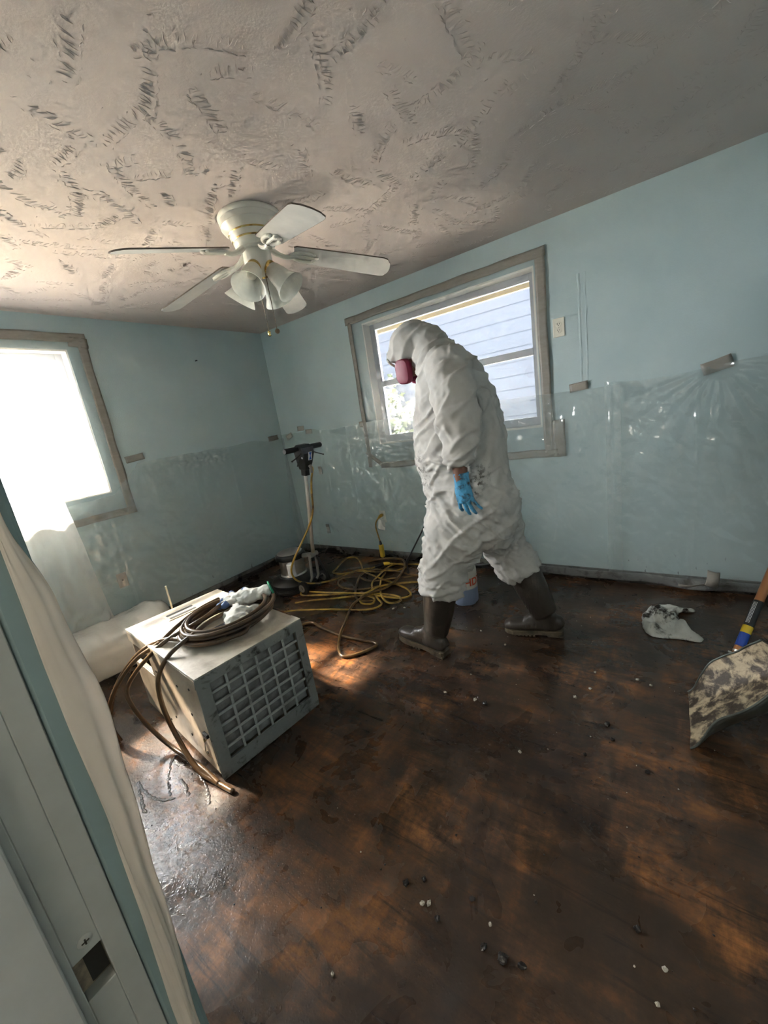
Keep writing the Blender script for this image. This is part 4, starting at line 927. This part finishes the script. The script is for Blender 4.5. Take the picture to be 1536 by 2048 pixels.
# ------------------------------------------------------------------ scoop shovel at the right edge
dirty('shovel_metal', (.40, .32, .21), (.045, .032, .022), .42, .54, 17, .5, .15, .7)
simple('shovel_under', (.09, .10, .09), .4, .5, var=.3); simple('handle_orange', (.42, .17, .06), .4, var=.12)
simple('band_yellow', (.72, .50, .02), .4, var=.03); simple('band_blue', (.01, .06, .38), .4, var=.03)
sv = thing('scoop_shovel', (3.80, -1.31, 0), 'dirty tan metal scoop shovel tipped on its mouth at the right edge', 'shovel')
def blade(u, v):
    """u runs from the mouth on the floor back to the socket, v across from the far side to the near side"""
    s_ = 2*v-1; up_s = V((.745, 0, .667)); nn = V((-.667, 0, .745)); L_ = .43
    y = -1.31 - s_*(.170+.012*math.sin(PI*u) - .05*max(0, u-.6)**1.5*2)
    ramp = min(1, u/.45); ramp = ramp*ramp*(3-2*ramp)
    side = (.012+.075*ramp)*max(0, (abs(s_)-.45)/.55)**1.6
    curve = .055*(1-u)**2*0 + .10*max(0, u-.62)**1.6
    rnd_ = .03*max(0, abs(s_)-.72)**1.2*max(0, 1-u/.14)          # rounded mouth corners
    q = V((3.630, y, .006)) + up_s*(L_*u*(1-.10*s_*s_*(u > .5)*(u-.5)*2) + rnd_) + nn*(side + curve + .004*fb(u*4, v*4, 2, 2))
    if abs(s_) > .9: q.z += -.004
    q.z = max(q.z, .004); return q
grid('blade', blade, 44, 44, 'shovel_metal', sv, .003)
def under(u, v):
    p_ = blade(u, v); return p_ + V((.667, 0, -.745))*.0045
grid('blade_back', under, 30, 30, 'shovel_under', sv, .001)
for v_ in (0, 1):
    m = MB(); m.tube([blade(i/30, v_) for i in range(31)], .0042, 8); m.build('side_lip', 'shovel_under', sv)
top_ = blade(1, .5); hdv = V((.36, -.06, .60)).normalized()
m = MB(); m.tube(cr([top_-hdv*.10-V((-.02, 0, .03)), top_-hdv*.02+V((.01, 0, -.015)), top_+hdv*.06, top_+hdv*.12], 4), .022, 14); m.build('socket', 'shovel_under', sv)
Ls = (RX-.045-(top_+hdv*.1).x)/hdv.x
m = MB(); m.tube([top_+hdv*.08, top_+hdv*(.1+Ls*.86)], .0175, 16); m.build('handle', 'handle_orange', sv)
# ------------------------------------------------------------------ banded tool handle leaning into the corner behind the shovel
S0 = V((3.80, -.93, .10)); hd_ = V((.125, .23, .297)).normalized()
tl_ = thing('floor_scraper', (3.76, -1.0, 0), 'orange tool handle with yellow and blue bands leaning behind the scoop shovel', 'tool')
def seg(a, b, r, nm, mt, par=None):
    m = MB(); m.tube([S0+hd_*a, S0+hd_*b], r, 18); return m.build(nm, mt, par or tl_)
seg(.015, 1.50, .0180, 'handle', 'handle_orange')
m = MB(); m.tube([S0+hd_*-.09, S0+hd_*.0, S0+hd_*.035], [.012, .014, .0195], 14); m.build('ferrule', 'chrome', tl_)
m = MB(); b0 = S0+hd_*.02; m.tube([b0+V((-.030, 0, .004)), b0+V((.030, 0, -.004))], .0045, 8); m.build('bolt', 'chrome', tl_)
sx_ = V((.88, -.47, 0)); e_ = S0+hd_*-.085
m = MB(); vs = []
for a, w_ in ((0, .03), (1, .075)):
    for k in (-1, 1):
        for t_ in (-.0015, .0015):
            c_ = e_.lerp(V((3.752, -1.018, .004)), a); vs.append(c_+sx_*(k*w_)+hd_.cross(sx_).normalized()*t_)
m.add(vs, [(0, 1, 3, 2), (4, 6, 7, 5), (0, 2, 6, 4), (1, 5, 7, 3), (0, 4, 5, 1), (2, 3, 7, 6)]); m.build('scraper_blade', 'shovel_under', tl_, smooth=False)
seg(.056, .122, .0196, 'band', 'band_blue')
seg(.122, .158, .0200, 'band', 'band_yellow')
lab = seg(.158, .285, .0192, 'handle_label', 'black_plastic')
m = MB(); sd_ = hd_.cross(V((0, 0, 1))).normalized(); up_ = sd_.cross(hd_).normalized(); oo = (sd_*-.0+up_*.8-V((0, 1, 0))*.0).normalized()
for k in range(4):
    a = -.5+.22*k; dd = (up_*math.cos(a)+sd_*math.sin(a)); q = S0+dd*.01935
    m.add([q+hd_*.17+sd_*.0008, q+hd_*.17-sd_*.0008, q+hd_*.275-sd_*.0008, q+hd_*.275+sd_*.0008], [(0, 1, 2, 3)])
m.build('label_print', 'label_white', lab, smooth=False)

# ------------------------------------------------------------------ crumbs of scraped adhesive on the floor
simple('crumb_black', (.018, .014, .012), .3, var=.4); simple('crumb_pale', (.45, .41, .34), .8, var=.25)
def crumb_mesh(seed):
    bm = bmesh.new(); bmesh.ops.create_icosphere(bm, subdivisions=2, radius=1)
    for v in bm.verts:
        v.co *= 1+.55*fb(v.co.x*1.5, v.co.y*1.5, v.co.z*1.5+seed*3.1, 3); v.co.z = max(-.55, v.co.z*.75)
    me = bpy.data.meshes.new('crumb'); bm.to_mesh(me); bm.free()
    for p_ in me.polygons: p_.use_smooth = False
    return me
cm = {}
for k, mt in (('b', 'crumb_black'), ('w', 'crumb_pale')):
    cm[k] = []
    for i in range(4):
        me = crumb_mesh(i+(10 if k == 'w' else 0)); me.materials.append(MATS[mt]); cm[k].append(me)
CR = [(2.905, -2.382, .011, 'b'), (2.975, -2.402, .010, 'w'), (2.992, -2.392, .011, 'w'), (3.098, -2.321, .009, 'b'), (3.163, -2.351, .007, 'w'), (3.166, -2.405, .010, 'b'), (3.217, -2.404, .014, 'b'), (3.263, -2.393, .010, 'b'), (3.497, -2.172, .010, 'b'), (3.557, -2.227, .008, 'w'), (3.544, -2.303, .007, 'w'), (3.257, -2.239, .006, 'b'), (3.03, -2.411, .008, 'b'), (2.949, -2.345, .007, 'b'), (3.202, -1.348, .010, 'w'), (3.253, -1.262, .009, 'w'), (3.435, -1.113, .010, 'w'), (3.49, -1.135, .009, 'w'), (2.791, -1.551, .013, 'w'), (2.844, -1.557, .012, 'b'), (3.256, -1.127, .008, 'w'), (3.375, -1.54, .008, 'b'), (3.497, -1.645, .008, 'b'), (1.876, -.90, .014, 'w'), (1.95, -.86, .010, 'w'), (3.069, -1.757, .009, 'w'), (2.844, -2.655, .008, 'w'), (2.775, -1.056, .010, 'w'), (2.70, -1.076, .008, 'b'), (2.59, -.963, .008, 'w'), (2.634, -1.562, .009, 'w'), (1.923, -1.446, .010, 'w'), (3.349, -1.464, .011, 'b'), (3.293, -1.661, .008, 'b')]
for i, (x, y, r, k) in enumerate(CR):
    o = bpy.data.objects.new('crumb', cm[k][i % 4]); r *= .68 if k == 'w' else .9; o.location = (x, y, r*.5); o.scale = (r*rnd.uniform(.8, 1.3), r*rnd.uniform(.8, 1.3), r); o.rotation_euler.z = rnd.uniform(0, 6.28); link(o)
    zone = min((((x-a)**2+(y-b)**2), s_) for a, b, s_ in ((2.3, -1.4, 'in front of the near boot'), (2.75, -1.0, 'between the two boots'), (3.47, -1.12, 'between the rag and the scoop shovel'), (3.22, -1.28, 'right of the rear boot in open floor'), (3.45, -1.6, 'left of the scoop shovel mouth'), (1.92, -.88, 'beside the tangled cords'), (1.95, -1.45, 'inside the cable loop near the air scrubber'), (2.95, -2.38, 'in the foreground cluster nearest the door jamb'), (3.2, -2.38, 'in the foreground cluster at the bottom centre'), (3.54, -2.24, 'at the bottom right of the picture'), (3.07, -1.76, 'alone in the middle of the floor'), (2.84, -2.66, 'in the glare by the door jamb'), (2.82, -1.55, 'on open floor below the near boot')))[1]
    tag(o, ('pale crumb of filler on the floor ' if k == 'w' else 'black adhesive lump on the floor ')+zone, 'crumb', 'pale crumbs on the floor' if k == 'w' else 'black crumbs on the floor')
def litter(name, mat, n, rmin, rmax, seed, label):
    m = MB(); r = random.Random(seed)
    for i in range(n):
        if r.random() < .5: x, y = r.uniform(2.2, 4.1), r.uniform(-1.9, -.25)
        else: x, y = r.uniform(1.5, 4.0), r.uniform(-2.9, -.2)
        s_ = r.uniform(rmin, rmax)*(1 if r.random() < .9 else 1.6)
        vs = [(x+s_*math.cos(a)*r.uniform(.6, 1.2), y+s_*math.sin(a)*r.uniform(.6, 1.2), .001) for a in (0, 1.3, 2.5, 3.8, 5.1)]+[(x+r.uniform(-.3, .3)*s_, y+r.uniform(-.3, .3)*s_, .001+s_*r.uniform(.5, 1.1))]
        m.add(vs, [(i_, (i_+1) % 5, 5) for i_ in range(5)])
    o = m.build(name, mat, smooth=False); tag(o, label, 'crumbs', kind='stuff')
litter('adhesive_crumbs', 'crumb_black', 420, .0015, .0045, 4, 'tiny black crumbs scattered over the floor')
litter('filler_crumbs', 'crumb_pale', 110, .0012, .0035, 8, 'tiny pale crumbs scattered over the floor')

# ------------------------------------------------------------------ the worker
simple('skin_brown', (.17, .075, .045), .5, var=.15)
t = NT('coverall_cloth'); c = t.coord(kind='Object')
base_ = t.ramp(t.noise(c, 9, 5, .6), [(.3, (.44, .425, .40)), (.7, (.53, .515, .485))])
sm = t.math('ADD', t.math('ADD', t.blob(c, (.215, -.20, 1.06), .10), t.blob(c, (.16, -.20, .99), .07)), t.math('ADD', t.blob(c, (-.20, -.15, 1.08), .15), t.blob(c, (-.20, -.20, .55), .06)))
nz = t.ramp(t.noise(c, 38, 4, .65), [(.50, 0.), (.57, 1.)]); st = t.math('MULTIPLY', sm, nz)
gz_ = t.ramp(t.noise(c, 5, 5, .65), [(.50, 0.), (.75, .35)])
col = t.mix(gz_, base_, (.36, .32, .27)); col = t.mix(st, col, (.035, .028, .024))
b = t.pbr(col, .75, 0, .25, t.bump(t.noise(c, 260, 2), .08, .002))
tl = t.n('ShaderNodeBsdfTranslucent'); t.l(col, tl.inputs[0]); mx = t.n('ShaderNodeMixShader'); mx.inputs[0].default_value = .12; t.l(b.outputs[0], mx.inputs[1]); t.l(tl.outputs[0], mx.inputs[2]); t.l(mx.outputs[0], t.out.inputs[0])
MATS['coverall_cloth'] = t.m
dirty('boot_rubber', (.034, .027, .021), (.10, .08, .06), .5, .8, 7, .36, 0, .25); dirty('boot_sole', (.10, .075, .045), (.02, .016, .012), .45, .65, 14, .6)
simple('nitrile_blue', (.055, .27, .47), .38, var=.14, bump=.15, bscale=160); dirty('nitrile_dirty', (.06, .28, .48), (.03, .035, .035), .52, .66, 30, .4)
simple('filter_magenta', (.17, .004, .030), .55, var=.06); simple('mask_grey', (.10, .10, .105), .45); simple('eye_white', (.7, .68, .64), .3); simple('lens_clear', (.55, .58, .58), .1)
px0 = V((2.62, -1.10, 0))
# body: one continuous surface (head, trunk, arms, legs)
m = MB()
m.loft([((2.67, -1.10, .70), .13, .15), ((2.68, -1.10, .86), .15, .165), ((2.66, -1.10, 1.02), .14, .16), ((2.645, -1.10, 1.20), .15, .17), ((2.645, -1.10, 1.38), .135, .18), ((2.62, -1.10, 1.52), .10, .17), ((2.575, -1.10, 1.61), .07, .10), ((2.52, -1.10, 1.665), .055, .058), ((2.47, -1.10, 1.71), .06, .06)])
Rh = Matrix.Rotation(math.radians(-38), 3, 'Y')      # head bowed towards -x
hc = V((2.425, -1.10, 1.715))
m.ball(hc, (.098, .076, .115), 24, 16, Rh); fdir = Rh @ V((-1, 0, 0)); fdn = Rh @ V((0, 0, -1))
m.ball(hc+fdir*.055+fdn*.07, (.05, .05, .045), 14, 10, Rh)                      # jaw
m.tube([hc+fdir*.088+fdn*.005, hc+fdir*.112+fdn*.035, hc+fdir*.098+fdn*.045], [.010, .015, .013], 10)   # nose
m.tube([hc+fdir*.092+V((0, -.035, 0))-fdn*.012, hc+fdir*.099-fdn*.014, hc+fdir*.092+V((0, .035, 0))-fdn*.012], .010, 8)   # brow
for s_ in (-1, 1):
    m.ball(hc+V((0, s_*.077, 0))+fdn*.01-fdir*.012, (.020, .008, .030), 10, 8, Rh)      # ear
    sh_ = V((2.66, -1.10+s_*.17, 1.55))
    if s_ < 0: ar = [(2.64, -1.16, 1.56), (2.70, -1.30, 1.56), (2.75, -1.365, 1.42), (2.778, -1.385, 1.32), (2.775, -1.395, 1.20), (2.773, -1.40, 1.10), (2.774, -1.40, 1.05)]
    else: ar = [(2.64, -1.04, 1.56), (2.60, -.94, 1.52), (2.615, -.875, 1.40), (2.63, -.84, 1.28), (2.60, -.81, 1.18), (2.52, -.805, 1.10), (2.49, -.803, 1.07)]
    m.tube(ar, [.06, .062, .052, .045, .043, .034, .030], 14)
m.loft([((2.66, -1.18, .80), .105, .095), ((2.58, -1.225, .66), .09, .085), ((2.54, -1.25, .50), .065, .065), ((2.50, -1.26, .36), .058, .058), ((2.455, -1.265, .16), .042, .042), ((2.42, -1.268, .07), .045, .04)])
m.loft([((2.71, -1.01, .80), .105, .095), ((2.735, -.93, .64), .09, .085), ((2.76, -.90, .52), .065, .065), ((2.85, -.88, .36), .058, .058), ((2.955, -.875, .16), .042, .042), ((2.96, -.872, .08), .045, .04)])
me = remesh(m, .009, 3)
person = mesh_obj('person', me, 'skin_brown'); person.data.transform(Matrix.Translation(-px0)); person.location = px0
tag(person, 'worker in white hooded coverall and black rubber boots walking with head bowed', 'person')
m = MB()
for s_ in (-1, 1): m.ball(hc+fdir*.090+V((0, s_*.030, 0))+fdn*.006, .0115, 10, 8)
m.build('eyes', 'eye_white', person)
# coverall with hood
m = MB()
m.loft([((2.690, -1.10, .66), .16, .15), ((2.695, -1.10, .74), .205, .19), ((2.695, -1.10, .86), .238, .200), ((2.665, -1.10, 1.0), .232, .200), ((2.642, -1.10, 1.15), .252, .200), ((2.640, -1.10, 1.30), .238, .200), ((2.645, -1.10, 1.42), .204, .205), ((2.630, -1.10, 1.53), .165, .215), ((2.592, -1.10, 1.615), .125, .175), ((2.545, -1.10, 1.665), .105, .115), ((2.50, -1.10, 1.70), .10, .098)], n=32)
Rd = Matrix.Rotation(math.radians(-30), 3, 'Y')
m.ball((2.425, -1.10, 1.745), (.132, .103, .112), 28, 18, Rd)
m.loft([((2.47, -1.10, 1.765), .085, .09), ((2.53, -1.10, 1.735), .085, .09), ((2.60, -1.10, 1.695), .07, .09)], n=20)
m.loft([((2.365, -1.10, 1.72), .075, .085), ((2.33, -1.10, 1.695), .052, .080), ((2.318, -1.10, 1.683), .035, .072)], n=20)
# near arm (her left side towards the camera)
m.loft([((2.64, -1.19, 1.585), .10, .10), ((2.71, -1.295, 1.575), .112, .095), ((2.755, -1.36, 1.47), .110, .086), ((2.783, -1.385, 1.36), .098, .078), ((2.786, -1.39, 1.31), .094, .076), ((2.783, -1.393, 1.22), .080, .066), ((2.775, -1.398, 1.15), .066, .056), ((2.773, -1.40, 1.118), .052, .048)], n=22)
m.loft([((2.60, -1.01, 1.55), .095, .095), ((2.60, -.94, 1.52), .09, .085), ((2.615, -.875, 1.40), .085, .082), ((2.63, -.84, 1.28), .080, .078), ((2.60, -.815, 1.18), .068, .062), ((2.535, -.808, 1.115), .05, .048)], n=22)
# trouser legs
m.loft([((2.665, -1.185, .84), .195, .13), ((2.625, -1.205, .76), .178, .135), ((2.578, -1.23, .65), .148, .125), ((2.545, -1.25, .55), .128, .112), ((2.53, -1.257, .49), .118, .105), ((2.52, -1.26, .445), .128, .112), ((2.517, -1.26, .415), .122, .108), ((2.515, -1.26, .395), .104, .096)], n=26)
m.loft([((2.72, -1.02, .84), .195, .13), ((2.735, -.97, .74), .17, .135), ((2.742, -.915, .62), .142, .122), ((2.765, -.90, .55), .128, .112), ((2.80, -.89, .48), .122, .108), ((2.832, -.882, .425), .128, .110), ((2.845, -.88, .402), .118, .104), ((2.855, -.878, .385), .10, .094)], n=26)
me = remesh(m, .0075, 3)
def folds(me):
    me.update(); ns = [v.normal.copy() for v in me.vertices]; L = []
    for v, n_ in zip(me.vertices, ns):
        x, y, z = v.co
        ca, sa = .80, .60; q, w = x*ca+z*sa, -x*sa+z*ca; q2, w2 = x*.75-z*.66, x*.66+z*.75
        def crease(a_, b_, c_, k_=5.0): return max(0, 1-abs(fb(a_, b_, c_, 2))*k_)**1.4
        d = .010*fb(x*5, y*5, z*4, 2) + .012*crease(q*2.6, y*4, w*9) - .004
        d += .008*crease(q*2.2+7, y*3, w*17, 4.0)*max(0, fb(x*3, y*3, z*3+5, 2)+.3)
        if z < 1.0: d += .013*crease(q2*2.4, y*4+3, w2*9) + .007*crease(q2*3, y*5+9, w2*17, 4.0)
        if z > 1.0 and x > 2.72: d += .008*crease(x*9, y*5, z*2.2)
        d += .004*fb(x*24, y*24, z*24, 2)
        if 1.08 < z < 1.22 and y < -1.27: d += .007*math.sin(z*150+6*fb(x*9, y*9, 1, 2))*(z < 1.16)     # gathered cuff
        if z < .48 and x < 2.72: d += .006*math.sin(z*120+5*fb(x*8, y*8, z*4, 2))
        if z < .46 and x >= 2.72: d += .004*math.sin((z+x)*90+5*fb(x*8, y*8, z*4, 2))
        k = max(0, 1-((x-2.33)**2+(z-1.69)**2)/.004); d += k*.006*math.sin(y*140+z*60)
        e = abs(z-1.375-.35*(x-2.76)); 
        if y < -1.26 and e < .012: d += .004*(1-e/.012)                       # sleeve seam
        if z > 1.62 and x < 2.56: d *= .55
        L.append(d)
    for v, n_, d in zip(me.vertices, ns, L): v.co += n_*d
folds(me)
me.transform(Matrix.Identity(4)); cov = mesh_obj('coverall', me, 'coverall_cloth', person)
# hood elastic
m = MB(); oc = V((2.322, -1.10, 1.672)); od = fdir; ou = V((0, 1, 0)); ow = od.cross(ou)
m.tube([oc+ou*(.068*math.cos(a))+ow*(.040*math.sin(a)) for a in [2*PI*i/24 for i in range(25)]], .007, 8, cap=False); m.build('hood_hem', 'coverall_cloth', person, smooth='all')
# respirator: half mask with two magenta filters
mc = V((2.378, -1.10, 1.622)); 
m = MB(); m.loft([(mc-fdir*.03, .055, .055), (mc+fdir*.01, .052, .050), (mc+fdir*.038, .036, .034), (mc+fdir*.050, .020, .020)], n=20)
m.lathe([(.020, 0), (.022, .006), (.020, .022), (.012, .026), (0, .027)], mc+fdir*.045, 20, fdir); rs = m.build('respirator', 'mask_grey', person)
for s_ in (-1, 1):
    c0 = mc+V((.034, s_*.074, -.014)); ax = V((-.22, s_*.90, -.10)).normalized()
    m = MB(); up2 = V((.08, 0, 1)); up2 = (up2-ax*up2.dot(ax)).normalized(); sd2 = ax.cross(up2)
    pr = [(.90, -.016), (1.0, -.010), (1.02, 0), (1.0, .012), (.92, .018), (.60, .022), (0, .023)]; n = 28; vs = []
    for r, h in pr:
        for j in range(n):
            a = 2*PI*j/n; cc, ss = math.cos(a), math.sin(a); q = (abs(cc)**3.4+abs(ss)**3.4)**(-1/3.4)
            vs.append(c0+ax*h*1.15+sd2*(r*.047*q*cc)+up2*(r*.062*q*ss))
    m.add(vs, [(i*n+j, i*n+(j+1) % n, (i+1)*n+(j+1) % n, (i+1)*n+j) for i in range(len(pr)-1) for j in range(n)]+[tuple(range(n-1, -1, -1))])
    m.build('filter', 'filter_magenta', rs)
    m = MB(); m.tube([mc+V((0, s_*.035, -.005)), c0-ax*.012], .018, 12); m.build('filter_mount', 'mask_grey', rs)
# gloves
def fing(m, P, r):
    q = cr(P, 4); k = len(q); m.tube(q, [r*(1-.28*i/(k-1)) for i in range(k-1)]+[r*.35], 10); m.ball(q[-2], r*.72, 10, 8)
def left_glove():
    m = MB(); w = V((2.775, -1.40, 1.078))
    m.loft([(w+V((0, 0, .022)), .037, .033), (w, .036, .031), (w+V((.002, 0, -.035)), .036, .027), (w+V((.003, 0, -.065)), .042, .023), (w+V((.007, 0, -.100)), .044, .020), (w+V((.010, 0, -.120)), .040, .016)], n=20)
    K = w+V((.010, 0, -.115))
    for dx, L, fx_, cu in ((-.031, .066, -.004, .026), (-.010, .078, .012, .030), (.011, .074, .022, .030), (.031, .052, .036, .014)):
        b_ = K+V((dx, 0, .006 if abs(dx) < .02 else .012))
        fing(m, [b_, b_+V((fx_*.4, .004, -L*.42)), b_+V((fx_*.8, .004+cu*.35, -L*.75)), b_+V((fx_, .004+cu, -L*.98))], .0105 if dx < .03 else .0092)
    fing(m, [w+V((-.026, .012, -.045)), w+V((-.034, .030, -.072)), w+V((-.026, .044, -.100)), w+V((-.016, .050, -.120))], .0115)
    me = remesh(m, .0032, 2); lumpy(me, .0022, 60, 2); return me
gl = mesh_obj('glove', left_glove(), 'nitrile_dirty', person); gl['label'] = 'bright blue nitrile glove on the near hand'
def right_glove():
    m = MB(); h = w0+wd*.72; ax = wd; s1_ = V((0, 1, 0)); s2_ = ax.cross(s1_).normalized()
    wr_ = V((2.525, -.806, 1.105))
    m.loft([(wr_+V((.012, 0, .012)), .036, .033), (wr_, .036, .032), (h+V((.020, .0, .045)), .040, .028), (h+V((.005, -.005, .03)), .038, .026)], n=18)
    for k in range(4):
        c0 = h+ax*(.036-.023*k); P = [c0+s2_*-(.028)*math.cos(a)+s1_*.030*math.sin(a)*-1 for a in (-.2, .7, 1.6, 2.5, 3.3)]
        fing(m, P, .0100-.0006*k)
    fing(m, [h+ax*.05+s2_*-.02, h+ax*.062+s1_*.022, h+ax*.045+s2_*.018+s1_*.020], .011)
    return remesh(m, .0035, 2)
mesh_obj('glove', right_glove(), 'nitrile_blue', person)
# boots
def boot(shaft, heel, toe, lift_toe, nm='boot'):
    """shaft: rings top->ankle; heel, toe: points on the floor"""
    heel, toe = V(heel), V(toe); d = (toe-heel); L = d.length; d.normalize(); up = V((0, 0, 1)); sd_v = up.cross(d).normalized(); up = d.cross(sd_v).normalized() if d.cross(sd_v).z > 0 else -d.cross(sd_v).normalized()
    m = MB(); m.loft(shaft, n=24)
    rg = []
    for t, hh, ww in ((.0, .030, .030), (.05, .046, .037), (.18, .052, .040), (.32, .050, .040), (.48, .042, .042), (.62, .036, .047), (.76, .034, .050), (.88, .032, .047), (.96, .024, .036), (1.0, .012, .020)):
        rg.append((heel+d*(L*t)+up*(.028+hh), hh, ww))
    m.loft(rg, lat=tuple(sd_v), n=24, sup=2.5)
    a_ = V(shaft[-1][0]); m.loft([(a_, .062, .05), (heel+d*(.26*L)+up*.09, .065, .045), (heel+d*(.30*L)+up*.05, .07, .042)], n=20)
    m.tube(cr([a_+d*.03+up*.01, heel+d*(L*.45)+up*.105, heel+d*(L*.62)+up*.085], 4), .036, 12)
    me = remesh(m, .0075, 4)
    me.update(); ns = [v.normal.copy() for v in me.vertices]
    for v, n_ in zip(me.vertices, ns):
        q = (v.co-heel).dot(d)/L; hz_ = (v.co-heel).dot(up)
        k = math.exp(-((q-.50)/.16)**2)*(hz_ > .06); v.co += n_*(k*.0032*math.sin(q*150)+.002*fb(v.co.x*9, v.co.y*9, v.co.z*9, 2))
    o = mesh_obj(nm, me, 'boot_rubber', person)
    # sole with heel block and cleats
    m = MB(); out_ = [(0, .026), (.04, .036), (.16, .041), (.30, .038), (.42, .036), (.55, .043), (.70, .050), (.84, .049), (.94, .038), (1.0, .014)]
    ring = [(t, w_) for t, w_ in out_]+[(t, -w_) for t, w_ in reversed(out_)]; k = len(ring); vs = []
    for z in (.012, .036):
        for t, w_ in ring: vs.append(heel+d*(L*(t*1.02-.01))+sd_v*w_*1.05+up*z)
    m.add(vs, [tuple(range(k-1, -1, -1)), tuple(range(k, 2*k))]+[(i, (i+1) % k, (i+1) % k+k, i+k) for i in range(k)])
    def slab(t0, t1, w_): m.frame(heel, d, sd_v, up, (L*t0, -w_, 0), (L*t1, w_, .014))
    slab(.005, .26, .037)
    for i in range(7): slab(.47+.065*i, .51+.065*i, .042 if i < 6 else .03)
    m.build('sole', 'boot_sole', o, smooth=False)
    m = MB(); tp = V(shaft[0][0]); return o
boot([((2.512, -1.26, .455), .098, .088), ((2.500, -1.26, .38), .096, .086), ((2.482, -1.262, .29), .090, .080), ((2.462, -1.264, .20), .080, .070), ((2.448, -1.266, .145), .074, .060)], (2.505, -1.285, .0), (2.165, -1.235, .022), 0)
boot([((2.838, -.88, .445), .098, .088), ((2.868, -.878, .37), .096, .086), ((2.905, -.876, .28), .090, .080), ((2.945, -.874, .19), .080, .068), ((2.965, -.873, .145), .074, .060)], (3.055, -.855, .012), (2.735, -.915, .0), 0)
# ------------------------------------------------------------------ adhesive dripped on the floor beside the air scrubber, old seam in the wall paint
m = MB(); r_ = random.Random(12)
for L in ([(1.858, -2.594), (1.745, -2.544), (1.676, -2.490), (1.671, -2.452), (1.717, -2.452), (1.826, -2.462), (1.938, -2.484), (2.055, -2.529)], [(1.648, -2.635), (1.708, -2.640), (1.778, -2.640), (1.851, -2.622), (1.885, -2.597)], [(1.673, -2.642), (1.763, -2.668), (1.842, -2.687)], [(1.828, -2.530), (1.888, -2.540), (1.930, -2.556)]):
    P = cr([(x, y, 0) for x, y in L], 7)
    for i in range(len(P)-1):
        a, b = P[i], P[i+1]; d = (b-a).normalized(); n_ = V((-d.y, d.x, 0)); w_ = r_.uniform(.004, .009)
        c = (a+b)/2+V((r_.uniform(-.003, .003), r_.uniform(-.003, .003), 0))
        ring = [c+d*(.011*math.cos(t))+n_*(w_*math.sin(t)) for t in [k*PI/4 for k in range(8)]]
        m.add([(q.x, q.y, .0005) for q in ring]+[(c.x, c.y, .0035)], [(k, (k+1) % 8, 8) for k in range(8)])
tag(m.build('adhesive_drips', 'crumb_black', smooth='all'), 'curved trail of black adhesive drips on the floor left of the air scrubber', 'drips', kind='stuff')
wb_ = bpy.data.objects['wall_back']
for k, (x0, w_) in enumerate(((3.062, .016), (3.098, .012))):
    grid('paint_seam', lambda u, v: (x0+(u-.5)*w_+.006*fb(v*5, k, 1, 2), -.0006-(.0035*math.sin(PI*u))*max(.1, .5+fb(v*9, k*3, 2, 3)), 1.42+v*.66), 6, 60, 'wall_paint', wb_)
